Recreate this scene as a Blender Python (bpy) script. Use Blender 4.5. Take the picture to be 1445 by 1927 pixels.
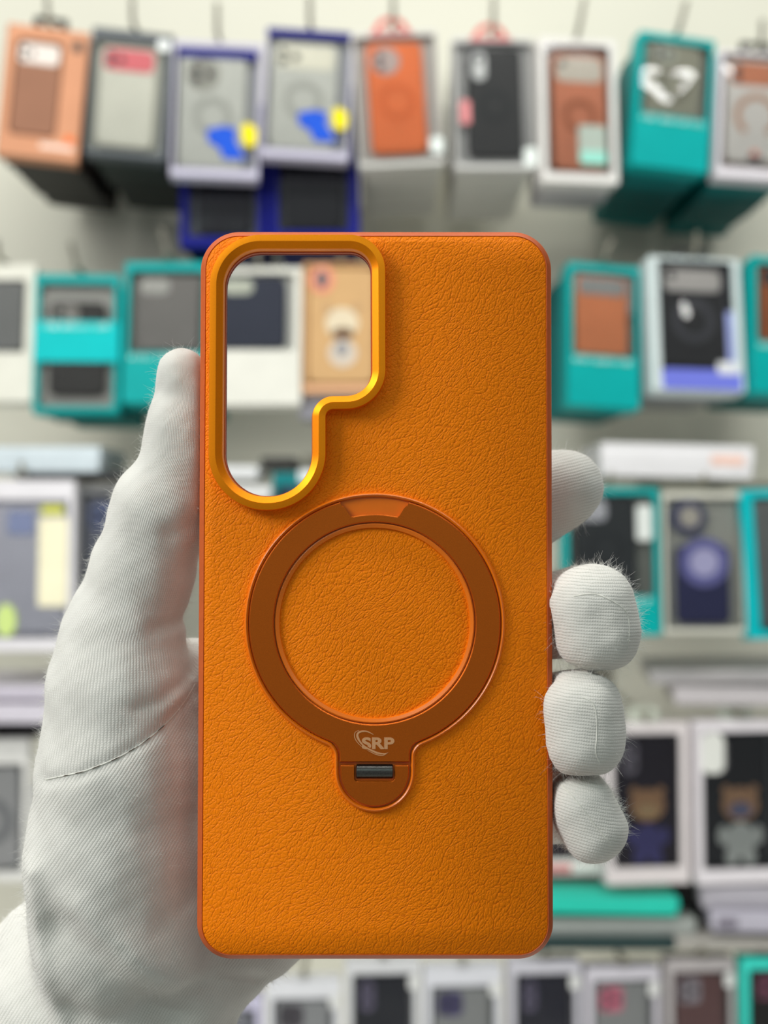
import bpy, bmesh, math, random
import numpy as np
from mathutils import Vector, Matrix
from mathutils.geometry import tessellate_polygon
from mathutils.bvhtree import BVHTree

for o in list(bpy.data.objects):
    bpy.data.objects.remove(o)
random.seed(7)
rng = np.random.default_rng(7)
SC = bpy.context.scene
COL = SC.collection
PI = math.pi

# ------------------------------------------------------------------ camera, world, lights
W_, H_ = 1445.0, 1927.0
DC = 0.33                       # camera to phone case
S0 = 0.0001217                  # metres per photo pixel at the case
F = DC / S0                     # focal length in photo pixels
ZC = 1.5                        # camera height above the floor
cam_d = bpy.data.cameras.new('camera')
cam = bpy.data.objects.new('camera', cam_d)
COL.objects.link(cam)
cam.location = (0, -DC, ZC)
cam.rotation_euler = (PI / 2, 0, 0)
cam_d.sensor_fit = 'VERTICAL'
cam_d.sensor_height = 36.0
cam_d.lens = 36.0 * F / H_
cam_d.clip_start = 0.01
cam_d.clip_end = 50
cam_d.dof.use_dof = True
cam_d.dof.focus_distance = DC - 0.0005
cam_d.dof.aperture_fstop = cam_d.lens / 4.1     # 4.1 mm wide aperture
SC.camera = cam

wd = bpy.data.worlds.new('world')
SC.world = wd
wd.use_nodes = True
wd.node_tree.nodes['Background'].inputs[0].default_value = (0.97, 0.98, 1.0, 1)
wd.node_tree.nodes['Background'].inputs[1].default_value = 0.20
SC.view_settings.view_transform = 'Standard'
SC.view_settings.look = 'None'
SC.view_settings.gamma = 1.0
SC.view_settings.use_curve_mapping = False
SC.view_settings.exposure = 0.0


def area(name, loc, target, sx, sy, power, col=(1, 1, 1)):
    l = bpy.data.lights.new(name, 'AREA')
    l.shape = 'RECTANGLE'
    l.size, l.size_y, l.energy, l.color = sx, sy, power, col
    o = bpy.data.objects.new(name, l)
    COL.objects.link(o)
    o.location = loc
    o.rotation_euler = (Vector(target) - Vector(loc)).to_track_quat('-Z', 'Y').to_euler()
    return o


# lamp panel up to the left, ceiling tubes over the aisle
area('spot_panel', (-0.98, -0.50, ZC + 0.66), (0, 0, ZC), 0.56, 0.56, 13.8, (1.0, 0.985, 0.96))
area('ceiling_tube', (-0.1, 0.35, ZC + 1.5), (-0.1, 1.35, ZC + 0.1), 2.4, 0.12, 22, (1.0, 1.0, 0.95))
area('ceiling_tube', (0.1, -0.2, ZC + 1.5), (0.1, 1.35, ZC - 0.1), 2.4, 0.12, 16, (1.0, 1.0, 0.96))
area('ceiling_tube', (-0.9, -1.7, ZC + 1.25), (-0.4, 1.2, ZC), 1.5, 0.08, 6, (0.72, 1.0, 0.94))
area('ceiling_tube', (0.9, -2.6, ZC + 1.25), (0.4, 1.2, ZC), 1.5, 0.08, 6, (0.72, 1.0, 0.94))

area('underside_fill', (0.1, 0.5, ZC - 1.0), (0.05, 1.55, ZC + 0.45), 1.6, 0.10, 5, (1.0, 1.0, 0.96))  # unseen fill light, added low down to brighten the undersides of the boxes


# ------------------------------------------------------------------ helpers
def ray(px, py):
    return Vector(((px - 722.5) / F, 1.0, (963.5 - py) / F))


def P(px, py, y=0.0):
    """world point seen at a photo pixel, y metres behind the case"""
    r = ray(px, py)
    return Vector((r.x * (DC + y), y, ZC + r.z * (DC + y)))


def lin(c):
    return tuple((x / 12.92 if x <= 0.04045 else ((x + 0.055) / 1.055) ** 2.4) for x in (v / 255.0 for v in c))


class NT:
    def __init__(s, m):
        s.t = m.node_tree
        s.b = s.t.nodes['Principled BSDF']

    def n(s, typ, **kw):
        nd = s.t.nodes.new(typ)
        for k, v in kw.items():
            if k.startswith('i_'):
                nd.inputs[int(k[2:])].default_value = v
            else:
                setattr(nd, k, v)
        return nd

    def l(s, a, b):
        s.t.links.new(a, b)

    def math(s, op, a, b=None, c=None):
        nd = s.n('ShaderNodeMath', operation=op)
        for i, v in enumerate((a, b, c)):
            if v is None:
                continue
            if isinstance(v, (int, float)):
                nd.inputs[i].default_value = v
            else:
                s.l(v, nd.inputs[i])
        return nd.outputs[0]

    def ramp(s, fac, stops):
        nd = s.n('ShaderNodeValToRGB')
        el = nd.color_ramp.elements
        while len(el) < len(stops):
            el.new(0.5)
        for e, (p, c) in zip(el, stops):
            e.position = p
            e.color = (*c, 1)
        s.l(fac, nd.inputs[0])
        return nd.outputs[0]

    def bump(s, h, strength, dist):
        nd = s.n('ShaderNodeBump')
        nd.inputs['Strength'].default_value = strength
        nd.inputs['Distance'].default_value = dist
        s.l(h, nd.inputs['Height'])
        s.l(nd.outputs[0], s.b.inputs['Normal'])


MATS = {}


def mat(name, col, rough=0.5, metal=0.0, spec=0.5, vary=0.06, scale=60.0, bump=0.0, bscale=900.0, bdist=0.0001):
    """plain procedural material: slightly uneven colour, optional fine grain"""
    if name in MATS:
        return MATS[name]
    m = bpy.data.materials.new(name)
    m.use_nodes = True
    t = NT(m)
    c = lin(col)
    t.b.inputs['Roughness'].default_value = rough
    t.b.inputs['Metallic'].default_value = metal
    t.b.inputs['Specular IOR Level'].default_value = spec
    co = t.n('ShaderNodeTexCoord')
    nz = t.n('ShaderNodeTexNoise')
    nz.inputs['Scale'].default_value = scale
    nz.inputs['Detail'].default_value = 3
    t.l(co.outputs['Object'], nz.inputs['Vector'])
    lo = tuple(max(0, x * (1 - vary)) for x in c)
    hi = tuple(min(1, x * (1 + vary)) for x in c)
    t.l(t.ramp(nz.outputs[0], [(0.3, lo), (0.7, hi)]), t.b.inputs['Base Color'])
    if bump:
        n2 = t.n('ShaderNodeTexNoise')
        n2.inputs['Scale'].default_value = bscale
        t.l(co.outputs['Object'], n2.inputs['Vector'])
        t.bump(n2.outputs[0], bump, bdist)
    MATS[name] = m
    return m


def film_mat(name, dist, add):
    m = bpy.data.materials.new(name)
    m.use_nodes = True
    t = NT(m)
    out = t.t.nodes['Material Output']
    co = t.n('ShaderNodeTexCoord')
    oi = t.n('ShaderNodeObjectInfo')
    ad = t.n('ShaderNodeVectorMath', operation='ADD')
    sc = t.n('ShaderNodeVectorMath', operation='SCALE')
    t.l(oi.outputs['Location'], sc.inputs[0])
    sc.inputs['Scale'].default_value = 3.0
    t.l(co.outputs['Object'], ad.inputs[0])
    t.l(sc.outputs[0], ad.inputs[1])
    nz = t.n('ShaderNodeTexNoise')
    nz.inputs['Scale'].default_value = 17.0
    nz.inputs['Detail'].default_value = 0.6
    t.l(ad.outputs[0], nz.inputs['Vector'])
    bp = t.n('ShaderNodeBump')
    bp.inputs['Strength'].default_value = 1.0
    bp.inputs['Distance'].default_value = dist
    t.l(nz.outputs[0], bp.inputs['Height'])
    gl = t.n('ShaderNodeBsdfGlossy')
    gl.inputs['Roughness'].default_value = 0.05
    t.l(bp.outputs[0], gl.inputs['Normal'])
    tr = t.n('ShaderNodeBsdfTransparent')
    fr = t.n('ShaderNodeFresnel')
    fr.inputs['IOR'].default_value = 1.5
    fac = t.math('ADD', fr.outputs[0], add)
    mx = t.n('ShaderNodeMixShader')
    t.l(fac, mx.inputs[0])
    t.l(tr.outputs[0], mx.inputs[1])
    t.l(gl.outputs[0], mx.inputs[2])
    t.l(mx.outputs[0], out.inputs['Surface'])
    t.t.nodes.remove(t.b)
    return m


def mk(name, bm, m, parent=None, angle=32, recalc=True):
    if recalc:
        bmesh.ops.recalc_face_normals(bm, faces=bm.faces)
    bm.normal_update()
    a = math.radians(angle)
    for e in bm.edges:
        e.smooth = not (len(e.link_faces) == 2 and e.calc_face_angle(0) > a)
    for f in bm.faces:
        f.smooth = True
    me = bpy.data.meshes.new(name)
    bm.to_mesh(me)
    bm.free()
    for x in (m if isinstance(m, (list, tuple)) else [m]):
        me.materials.append(x)
    o = bpy.data.objects.new(name, me)
    COL.objects.link(o)
    if parent:
        o.parent = parent
    return o


def tag(o, label, cat, group=None, kind=None):
    o['label'] = label
    o['category'] = cat
    if group:
        o['group'] = group
    if kind:
        o['kind'] = kind
    return o


def empty(name, loc, rot=(0, 0, 0)):
    o = bpy.data.objects.new(name, None)
    COL.objects.link(o)
    o.empty_display_size = 0.02
    o.location = loc
    o.rotation_euler = rot
    return o


def rpoly(pts, rad, off=0.0, seg=10):
    """corners (counter-clockwise) with radii -> rounded outline moved inwards by off"""
    n = len(pts)
    pts = [Vector(p) for p in pts]
    if not hasattr(rad, '__len__'):
        rad = [rad] * n
    if not hasattr(seg, '__len__'):
        seg = [seg] * n
    out = []
    for i in range(n):
        a, b, c = pts[i - 1], pts[i], pts[(i + 1) % n]
        d1, d2 = (b - a).normalized(), (c - b).normalized()
        n1, n2 = Vector((-d1.y, d1.x)), Vector((-d2.y, d2.x))
        cr = d1.x * d2.y - d1.y * d2.x
        convex = cr > 0
        k = 1 + n1.dot(n2)
        corner = b + (n1 + n2) * (off / k)
        r = max(rad[i] - off if convex else rad[i] + off, 1e-5)
        cen = corner + (n1 + n2) * ((r if convex else -r) / k)
        s = -1 if convex else 1
        a1 = math.atan2(s * n1.y, s * n1.x)
        turn = math.atan2(cr, d1.dot(d2))
        for j in range(seg[i] + 1):
            t = a1 + turn * j / seg[i]
            out.append((cen.x + r * math.cos(t), cen.y + r * math.sin(t)))
    return out


def rect(x0, z0, x1, z1):
    return [(x0, z0), (x1, z0), (x1, z1), (x0, z1)]


def ring(bm, pts, w):
    return [bm.verts.new((p[0], p[1], w)) for p in pts]


def bridge(bm, a, b, mi=0):
    n = len(a)
    for i in range(n):
        f = bm.faces.new((a[i], a[(i + 1) % n], b[(i + 1) % n], b[i]))
        f.material_index = mi


def fill(bm, loops, mi=0):
    vs = [v for l in loops for v in l]
    for t in tessellate_polygon([[v.co for v in l] for l in loops]):
        try:
            f = bm.faces.new([vs[i] for i in t])
            f.material_index = mi
        except ValueError:
            pass


def slab(bm, pts, w0, w1, bev=0.0, inset=None, mi=0):
    """closed plate with outline pts between heights w0 and w1 (w1 = face); inset(off) gives the moved-in outline"""
    if bev and inset:
        r0 = ring(bm, inset(bev), w0)
        r1 = ring(bm, pts, w0 + bev)
        r2 = ring(bm, pts, w1 - bev)
        r3 = ring(bm, inset(bev), w1)
        for a, b in ((r0, r1), (r1, r2), (r2, r3)):
            bridge(bm, a, b, mi)
        fill(bm, [r0], mi)
        fill(bm, [r3], mi)
    else:
        r0, r1 = ring(bm, pts, w0), ring(bm, pts, w1)
        bridge(bm, r0, r1, mi)
        fill(bm, [r0], mi)
        fill(bm, [r1], mi)


def tube(bm, pts, r, n=8, cap=True):
    pts = [Vector(p) for p in pts]
    rings = []
    for i, p in enumerate(pts):
        d = (pts[min(i + 1, len(pts) - 1)] - pts[max(i - 1, 0)]).normalized()
        up = Vector((1, 0, 0)) if abs(d.x) < 0.8 else Vector((0, 0, 1))
        u = d.cross(up).normalized()
        v = d.cross(u)
        rr = r[i] if hasattr(r, '__len__') else r
        rings.append([bm.verts.new(p + (u * math.cos(2 * PI * k / n) + v * math.sin(2 * PI * k / n)) * rr) for k in range(n)])
    for a, b in zip(rings, rings[1:]):
        bridge(bm, a, b)
    if cap:
        bm.faces.new(rings[0])
        bm.faces.new(rings[-1])


def boxm(bm, x0, y0, z0, x1, y1, z1, bev=0.0, mi=0):
    r = bmesh.ops.create_cube(bm, size=1)
    for v in r['verts']:
        v.co = ((x0 + x1) / 2 + v.co.x * (x1 - x0), (y0 + y1) / 2 + v.co.y * (y1 - y0), (z0 + z1) / 2 + v.co.z * (z1 - z0))
    fs = list({f for v in r['verts'] for f in v.link_faces})
    for f in fs:
        f.material_index = mi
    if bev:
        bmesh.ops.bevel(bm, geom=list({e for f in fs for e in f.edges}), offset=bev, segments=2, affect='EDGES')


# ------------------------------------------------------------------ setting
WALL_Y = 1.735
bm = bmesh.new()
boxm(bm, -2.2, WALL_Y, 0.0, 2.2, WALL_Y + 0.1, 2.9)
wall = mk('wall_back', bm, mat('painted_board', (226, 223, 207), 0.6, vary=0.03, scale=3))
wall['kind'] = 'structure'
bm = bmesh.new()
boxm(bm, -2.2, -2.6, -0.1, 2.2, WALL_Y + 0.1, 0.0)
fl = mk('floor', bm, mat('floor_tile', (200, 197, 190), 0.4, vary=0.05, scale=4))
fl['kind'] = 'structure'

# ------------------------------------------------------------------ the orange phone case
TILT = math.radians(2.3)
cc = P(707, 1119.5, 0.0)
ex = Vector((1, 0, 0))
ey = Vector((0, math.sin(TILT), math.cos(TILT)))
ez = ex.cross(ey)
CASE_M = Matrix((ex, ey, ez)).transposed().to_4x4()
CASE_M.translation = cc


def C(px, py):
    r = ray(px, py)
    o = Vector((0, -DC, ZC))
    t = (cc - o).dot(ez) / r.dot(ez)
    q = o + r * t - cc
    return (q.dot(ex), q.dot(ey))


def leather_mat():
    m = bpy.data.materials.new('orange_leather')
    m.use_nodes = True
    t = NT(m)
    co = t.n('ShaderNodeTexCoord')
    warp = t.n('ShaderNodeTexNoise')
    warp.inputs['Scale'].default_value = 45
    warp.inputs['Detail'].default_value = 1.5
    t.l(co.outputs['Object'], warp.inputs['Vector'])
    sub = t.n('ShaderNodeVectorMath', operation='SUBTRACT')
    sub.inputs[1].default_value = (0.5, 0.5, 0.5)
    t.l(warp.outputs['Color'], sub.inputs[0])
    sc = t.n('ShaderNodeVectorMath', operation='SCALE')
    sc.inputs['Scale'].default_value = 0.009
    t.l(sub.outputs[0], sc.inputs[0])
    w2 = t.n('ShaderNodeTexNoise')
    w2.inputs['Scale'].default_value = 900
    w2.inputs['Detail'].default_value = 1
    t.l(co.outputs['Object'], w2.inputs['Vector'])
    sub2 = t.n('ShaderNodeVectorMath', operation='SUBTRACT')
    sub2.inputs[1].default_value = (0.5, 0.5, 0.5)
    t.l(w2.outputs['Color'], sub2.inputs[0])
    sc2 = t.n('ShaderNodeVectorMath', operation='SCALE')
    sc2.inputs['Scale'].default_value = 0.00045
    t.l(sub2.outputs[0], sc2.inputs[0])
    ad = t.n('ShaderNodeVectorMath', operation='ADD')
    t.l(co.outputs['Object'], ad.inputs[0])
    t.l(sc.outputs[0], ad.inputs[1])
    ad2 = t.n('ShaderNodeVectorMath', operation='ADD')
    t.l(ad.outputs[0], ad2.inputs[0])
    t.l(sc2.outputs[0], ad2.inputs[1])
    mp = t.n('ShaderNodeMapping')
    mp0 = t.n('ShaderNodeMapping')
    mp0.inputs['Rotation'].default_value = (0, 0, math.radians(-48))
    t.l(ad2.outputs[0], mp0.inputs['Vector'])
    mp.inputs['Scale'].default_value = (0.8, 1.12, 1)
    t.l(mp0.outputs[0], mp.inputs['Vector'])
    vo = t.n('ShaderNodeTexVoronoi', feature='DISTANCE_TO_EDGE', voronoi_dimensions='2D')
    vo.inputs['Scale'].default_value = 1250
    t.l(mp.outputs[0], vo.inputs['Vector'])
    pill = t.ramp(vo.outputs['Distance'], [(0.0, (0, 0, 0)), (0.12, (0.62, 0.62, 0.62)), (0.4, (1, 1, 1))])
    vo2 = t.n('ShaderNodeTexVoronoi', feature='DISTANCE_TO_EDGE', voronoi_dimensions='2D')
    vo2.inputs['Scale'].default_value = 560
    mp2 = t.n('ShaderNodeMapping')
    mp2.inputs['Scale'].default_value = (0.42, 1.1, 1)
    t.l(mp0.outputs[0], mp2.inputs['Vector'])
    t.l(mp2.outputs[0], vo2.inputs['Vector'])
    fold = t.ramp(vo2.outputs['Distance'], [(0.0, (0, 0, 0)), (0.14, (1, 1, 1))])
    h = t.math('ADD', t.math('MULTIPLY', pill, 0.8), t.math('MULTIPLY', fold, 0.7))
    fn = t.n('ShaderNodeTexNoise')
    fn.inputs['Scale'].default_value = 2600
    t.l(co.outputs['Object'], fn.inputs['Vector'])
    h = t.math('ADD', h, t.math('MULTIPLY', fn.outputs[0], 0.35))
    t.bump(h, 0.68, 0.00013)
    c0, c1 = lin((210, 92, 0)), lin((243, 127, 0))
    t.l(t.ramp(h, [(0.15, c0), (0.75, c1)]), t.b.inputs['Base Color'])
    t.b.inputs['Roughness'].default_value = 0.55
    t.b.inputs['Specular IOR Level'].default_value = 0.14
    return m


case = empty('phone_case', cc)
case.matrix_world = CASE_M
tag(case, 'orange leather phone case with round stand ring held up in front', 'phone case')
M_leather = leather_mat()
M_rim = mat('burnt_orange_rim', (190, 86, 32), 0.5, vary=0.05, scale=400, bump=0.5, bscale=2600, bdist=0.00008, spec=0.35)
M_gold = mat('gold_orange_metal', (246, 142, 4), 0.42, metal=0.78, vary=0.03, scale=3000, bump=0.1, bscale=9000, bdist=0.00002)
M_plate = mat('copper_brown_metal', (194, 96, 17), 0.38, metal=0.75, vary=0.10, scale=6000, bump=0.25, bscale=7000, bdist=0.00003)
M_bezel = mat('glossy_orange_plastic', (226, 112, 8), 0.3, vary=0.03, scale=200)
M_steel = mat('blackened_steel', (88, 88, 85), 0.3, metal=0.9, vary=0.2, scale=3000)
M_logo = mat('etched_tan', (206, 152, 106), 0.55, metal=0.3, vary=0.1, scale=5000)

K = S0
leather_c = [C(380.5, 1796), C(1030.5, 1796), C(1027, 445), C(388, 445)]
leather_r = [54 * K, 54 * K, 62 * K, 62 * K]
lo_ = lambda off: rpoly(leather_c, leather_r, off, 18)
# camera opening outline (counter-clockwise), outer edge of the metal frame
fr_c = [C(394, 961), C(614, 961), C(614, 773), C(726, 771), C(725, 446.5), C(397.5, 446.5)]
fr_r = [108 * K, 108 * K, 14 * K, 74 * K, 68 * K, 96 * K]
fo = lambda off: rpoly(fr_c, fr_r, off, [24, 24, 16, 18, 18, 20])

# leather back panel, hole under the metal frame
bm = bmesh.new()
a = ring(bm, lo_(0.0), -0.0006)
b = ring(bm, lo_(0.0), -0.00018)
c = ring(bm, lo_(0.00022), 0.0)
h = ring(bm, fo(0.0012), 0.0)
h2 = ring(bm, fo(0.0012), -0.0006)
bridge(bm, a, b)
bridge(bm, b, c)
bridge(bm, h, h2)
fill(bm, [c, h])
mk('back_panel', bm, M_leather, case, 50)

# bumper: outer walls, lip and inner tray
bm = bmesh.new()
prof = [(0.00010, -0.0009), (-0.00005, -0.00012), (-0.00016, -0.00003), (-0.00115, -0.00105), (-0.00140, -0.0016),
        (-0.00145, -0.0035), (-0.00140, -0.0085), (-0.0010, -0.0108), (-0.0004, -0.0115), (0.0006, -0.0115),
        (0.0009, -0.0108), (0.0004, -0.0095), (0.0004, -0.0024)]
rs = [ring(bm, lo_(o_), w_) for o_, w_ in prof]
for a, b in zip(rs, rs[1:]):
    bridge(bm, a, b)
h = ring(bm, fo(0.0034), -0.0024)
h2 = ring(bm, fo(0.0034), -0.0009)
bridge(bm, h, h2)
fill(bm, [rs[-1], h])
fill(bm, [rs[0], h2])
mk('bumper', bm, M_rim, case, 40)
# metal frame round the camera opening
bm = bmesh.new()
rs = [ring(bm, fo(o_ * K), w_) for o_, w_ in
      ((0, -0.0003), (0, 0.0026), (0.8, 0.0030), (12.6, 0.00325), (13.2, 0.00325), (25, 0.00215), (26.0, 0.0018), (26.5, -0.0022), (24, -0.0026))]
for a, b in zip(rs, rs[1:]):
    bridge(bm, a, b)
mk('camera_frame', bm, M_gold, case, 18)
# thin red liner lip seen under the frame's top edge
bm = bmesh.new()
a, b = ring(bm, fo(25.5 * K), -0.0027), ring(bm, fo(28.5 * K), -0.0027)
c, d = ring(bm, fo(28.5 * K), -0.0034), ring(bm, fo(25.5 * K), -0.0034)
bridge(bm, a, b); bridge(bm, b, c); bridge(bm, c, d); bridge(bm, d, a)
mk('lens_liner', bm, mat('red_liner', (150, 36, 26), 0.5), case, 30)

# ring stand: outline of ring plus tab
rc = C(705, 1172)


def ring_tab(R, T, fil, ybot, notch=None, n=120):
    """circle of radius R joined by fillets to a tab of half width T, in pixels, counter-clockwise, about rc"""
    yc = math.sqrt((R + fil) ** 2 - (T + fil) ** 2)
    a_end = math.atan2(-yc, T + fil)             # right tangent point on the circle
    pts = []
    # bottom semicircle from right to left is traversed left->right for ccw: start at left line top
    for i in range(9):                            # left fillet: line -> handled at the end
        pass
    # ccw: start at right tangent on circle, go up over the top to the left tangent
    a0, a1 = a_end, PI - a_end
    for i in range(n + 1):
        a = a0 + (a1 - a0) * i / n
        if notch and abs(a - PI / 2) < notch[0]:
            continue
        pts.append((R * math.cos(a), R * math.sin(a)))
        if notch and len(pts) > 1:
            an = a + (a1 - a0) / n
            if a <= PI / 2 - notch[0] and an > PI / 2 - notch[0]:
                pts += notch[1]
    # left fillet, centre (-(T+fil), -yc)
    f0 = math.atan2(yc, T + fil)
    for i in range(1, 9):
        t = f0 * (1 - i / 8)
        pts.append((-(T + fil) + fil * math.cos(t), -yc + fil * math.sin(t)))
    if ybot is not None:
        for i in range(0, 33):
            t = PI + PI * i / 32
            pts.append((T * math.cos(t), ybot + T * math.sin(t)))
    for i in range(0, 8):
        t = PI - f0 * (i / 8)
        pts.append(((T + fil) + fil * math.cos(t), -yc + fil * math.sin(t)))
    return pts


def px2(pts):
    return [(rc[0] + x * K, rc[1] + y * K) for x, y in pts]


def circ(r, n=128):
    return px2([(r * math.cos(2 * PI * i / n), r * math.sin(2 * PI * i / n)) for i in range(n)])


bz = lambda off: px2(ring_tab(245 - off, 75.5 - off, 24 + off, -277))
bm = bmesh.new()
rs = [ring(bm, bz(o_), w_) for o_, w_ in ((-0.5, -0.0001), (0.0, 0.0007), (1.5, 0.0011), (4, 0.0013), (6.5, 0.0011), (7.8, 0.0009), (8.2, 0.0003))]
for a, b in zip(rs, rs[1:]):
    bridge(bm, a, b)
ci = [ring(bm, circ(r), w_) for r, w_ in ((187.5, 0.0003), (187, 0.0009), (185, 0.0010), (179, 0.0007), (177.5, -0.0001))]
for a, b in zip(ci, ci[1:]):
    bridge(bm, a, b)
fill(bm, [rs[-1], ci[0]])
mk('stand_bezel', bm, M_bezel, case, 40)

# swinging ring plate with finger notch, tab cut straight at the hinge
wn = 0.262
ys = []
for i in range(41):
    t = i / 40
    x = 62 - 124 * t
    e = min(t, 1 - t) * 12
    dep = 0.0
    k = min(1.0, e / 1.9)
    k = k * k * (3 - 2 * k)
    rr = 229 + (204 - 229) * k
    ys.append((x * (1 - 0.0 * k), math.sqrt(max(rr * rr - x * x, 0))))


def plate_outline(off):
    nn = [(x - math.copysign(off * 0.6, -x) * (-1 if abs(x) > 1 else 0), y - off) for x, y in ys]
    p = ring_tab(235.5 - off, 65.5 - off, 26 + off, None, (wn, nn))
    # close at the straight hinge edge y = -259
    out = []
    for q in p:
        out.append(q)
    # left fillet end is followed by straight tab down to the hinge line and back up on the right
    yb = -259 + off
    idx = len(p) - 8
    return px2(p[:idx] + [(-(65.5 - off), yb), (-35, yb), (35, yb), (65.5 - off, yb)] + p[idx:])


bm = bmesh.new()
ro = [ring(bm, plate_outline(o_), w_) for o_, w_ in ((1.5, 0.00035), (0.2, 0.0006), (0, 0.0012), (2.0, 0.00146))]
ri = [ring(bm, circ(r), w_) for r, w_ in ((190, 0.00035), (189.2, 0.0006), (189.0, 0.0012), (191.0, 0.00146))]
for a, b in zip(ro, ro[1:]):
    bridge(bm, a, b)
for a, b in zip(ri, ri[1:]):
    bridge(bm, a, b)
fill(bm, [ro[-1], ri[-1]])
fill(bm, [ro[0], ri[0]])
plate = mk('ring_plate', bm, M_plate, case, 25)

# logo on the plate: three letters and a double swoosh
txt = bpy.data.curves.new('logo_letters', 'FONT')
txt.body = 'SRP'
txt.size = 30.5 * K
txt.offset = 1.2 * K
txt.extrude = 0.00002
txt.space_character = 1.02
to = bpy.data.objects.new('logo_letters', txt)
COL.objects.link(to)
dg = bpy.context.evaluated_depsgraph_get()
me = bpy.data.meshes.new_from_object(to.evaluated_get(dg))
bpy.data.objects.remove(to)
xs = [v.co.x for v in me.vertices]
yv = [v.co.y for v in me.vertices]
x0, x1, y0_, y1_ = min(xs), max(xs), min(yv), max(yv)
L0, L1 = C(681, 1408.5), C(742, 1386)
for v in me.vertices:
    v.co.x = L0[0] + (v.co.x - x0) / (x1 - x0) * (L1[0] - L0[0])
    v.co.y = L0[1] + (v.co.y - y0_) / (y1_ - y0_) * (L1[1] - L0[1])
    v.co.z += 0.00148
me.name = 'logo_letters'
me.materials.clear()
me.materials.append(M_logo)
lo = bpy.data.objects.new('logo_letters', me)
COL.objects.link(lo)
lo.parent = plate


def stroke(bm, pts, wid, w0, w1):
    """flat ribbon with pointed ends along photo pixels"""
    n = len(pts)
    A, B = [], []
    for i, p in enumerate(pts):
        q0, q1 = Vector(pts[max(0, i - 1)]), Vector(pts[min(n - 1, i + 1)])
        d = (q1 - q0).normalized()
        nn = Vector((-d.y, d.x)) * wid * math.sin(PI * min(1, max(0.02, i / (n - 1)))) ** 0.6 * 0.5
        A.append(C(*(Vector(p) + nn)))
        B.append(C(*(Vector(p) - nn)))
    out = A + B[::-1]
    r0, r1 = ring(bm, out, w0), ring(bm, out, w1)
    bridge(bm, r0, r1)
    m_ = len(A)
    for i in range(m_ - 1):
        for r in (r0, r1):
            bm.faces.new((r[i], r[i + 1], r[len(out) - 2 - i], r[len(out) - 1 - i]))


def catmull(p, n=8):
    p = [Vector(q) for q in p]
    o = []
    for i in range(len(p) - 1):
        a, b, c, d = p[max(i - 1, 0)], p[i], p[i + 1], p[min(i + 2, len(p) - 1)]
        for j in range(n):
            t = j / n
            o.append(0.5 * ((2 * b) + (c - a) * t + (2 * a - 5 * b + 4 * c - d) * t * t + (3 * b - a - 3 * c + d) * t ** 3))
    o.append(p[-1])
    return o


bm = bmesh.new()
stroke(bm, catmull([(703, 1381), (690, 1375), (677, 1376), (672.5, 1383), (678, 1394), (690, 1405), (708, 1414.5), (722, 1417), (730, 1415)]), 4.2, 0.00147, 0.00152)
stroke(bm, catmull([(676, 1372.5), (668.5, 1377), (667.5, 1386), (674, 1397), (686, 1408)]), 1.5, 0.00147, 0.00152)
stroke(bm, catmull([(690, 1409.5), (706, 1417.5), (720, 1420), (731, 1414)]), 1.5, 0.00147, 0.00152)
mk('logo_swoosh', bm, M_logo, plate, 30)
bm = bmesh.new()
stroke(bm, catmull([(676, 1388.5), (684, 1398.5), (695, 1406), (706, 1411)]), 1.6, 0.00146, 0.00153)
mk('logo_gap', bm, M_plate, plate, 30)

# hinge plate: D shape with a slot for the pin
yt, yb_ = -264.5, -277
hp = [(-64, yt), (-37, yt), (-37, -290), (-34, -294), (34, -294), (37, -290), (37, yt), (64, yt)]
arc = [(64.0 * math.cos(-PI * i / 32), yb_ + 64.0 * math.sin(-PI * i / 32)) for i in range(0, 33)]


def hinge_out(off):
    s = (64 - off) / 64
    top = [(-64 + off, yt - off), (-37 - off, yt - off), (-37 - off, -290 - off * .5), (-34, -294 - off), (34, -294 - off), (37 + off, -290 - off * .5), (37 + off, yt - off), (64 - off, yt - off)]
    ar = [(x * s, yb_ + (y - yb_) * s) for x, y in arc]
    return px2((top + ar)[::-1])


bm = bmesh.new()
ro = [ring(bm, hinge_out(o_), w_) for o_, w_ in ((0, 0.00035), (0, 0.0012), (1.6, 0.00144))]
for a, b in zip(ro, ro[1:]):
    bridge(bm, a, b)
fill(bm, [ro[-1]])
fill(bm, [ro[0]])
mk('hinge_plate', bm, M_plate, case, 25)
bm = bmesh.new()
cy = rc[1] - 277 * K
prof = [(-34.3, 0.0), (-34.3, 12.2), (-33.0, 13.6), (33.0, 13.6), (34.3, 12.2), (34.3, 0.0)]
rr = []
for x, r in prof[1:-1]:
    rr.append([bm.verts.new((rc[0] + x * K, cy + r * K * math.cos(2 * PI * k / 28), 0.00012 + r * K * math.sin(2 * PI * k / 28))) for k in range(28)])
for a, b in zip(rr, rr[1:]):
    bridge(bm, a, b)
bm.faces.new(rr[0])
bm.faces.new(rr[-1])
mk('hinge_pin', bm, M_steel, case, 30)

# ------------------------------------------------------------------ the gloved hand
HG = 0.0009
lo3 = np.array([P(-150, 0, 0.02).x, -0.014, P(0, 2150, 0.03).z])
hi3 = np.array([P(1225, 0, 0.02).x, 0.085, P(0, 630, 0.02).z])
nx, ny, nz_ = (np.ceil((hi3 - lo3) / HG)).astype(int)
gx = (lo3[0] + HG * np.arange(nx)).astype(np.float32)[:, None, None]
gy = (lo3[1] + HG * np.arange(ny)).astype(np.float32)[None, :, None]
gz = (lo3[2] + HG * np.arange(nz_)).astype(np.float32)[None, None, :]


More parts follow.
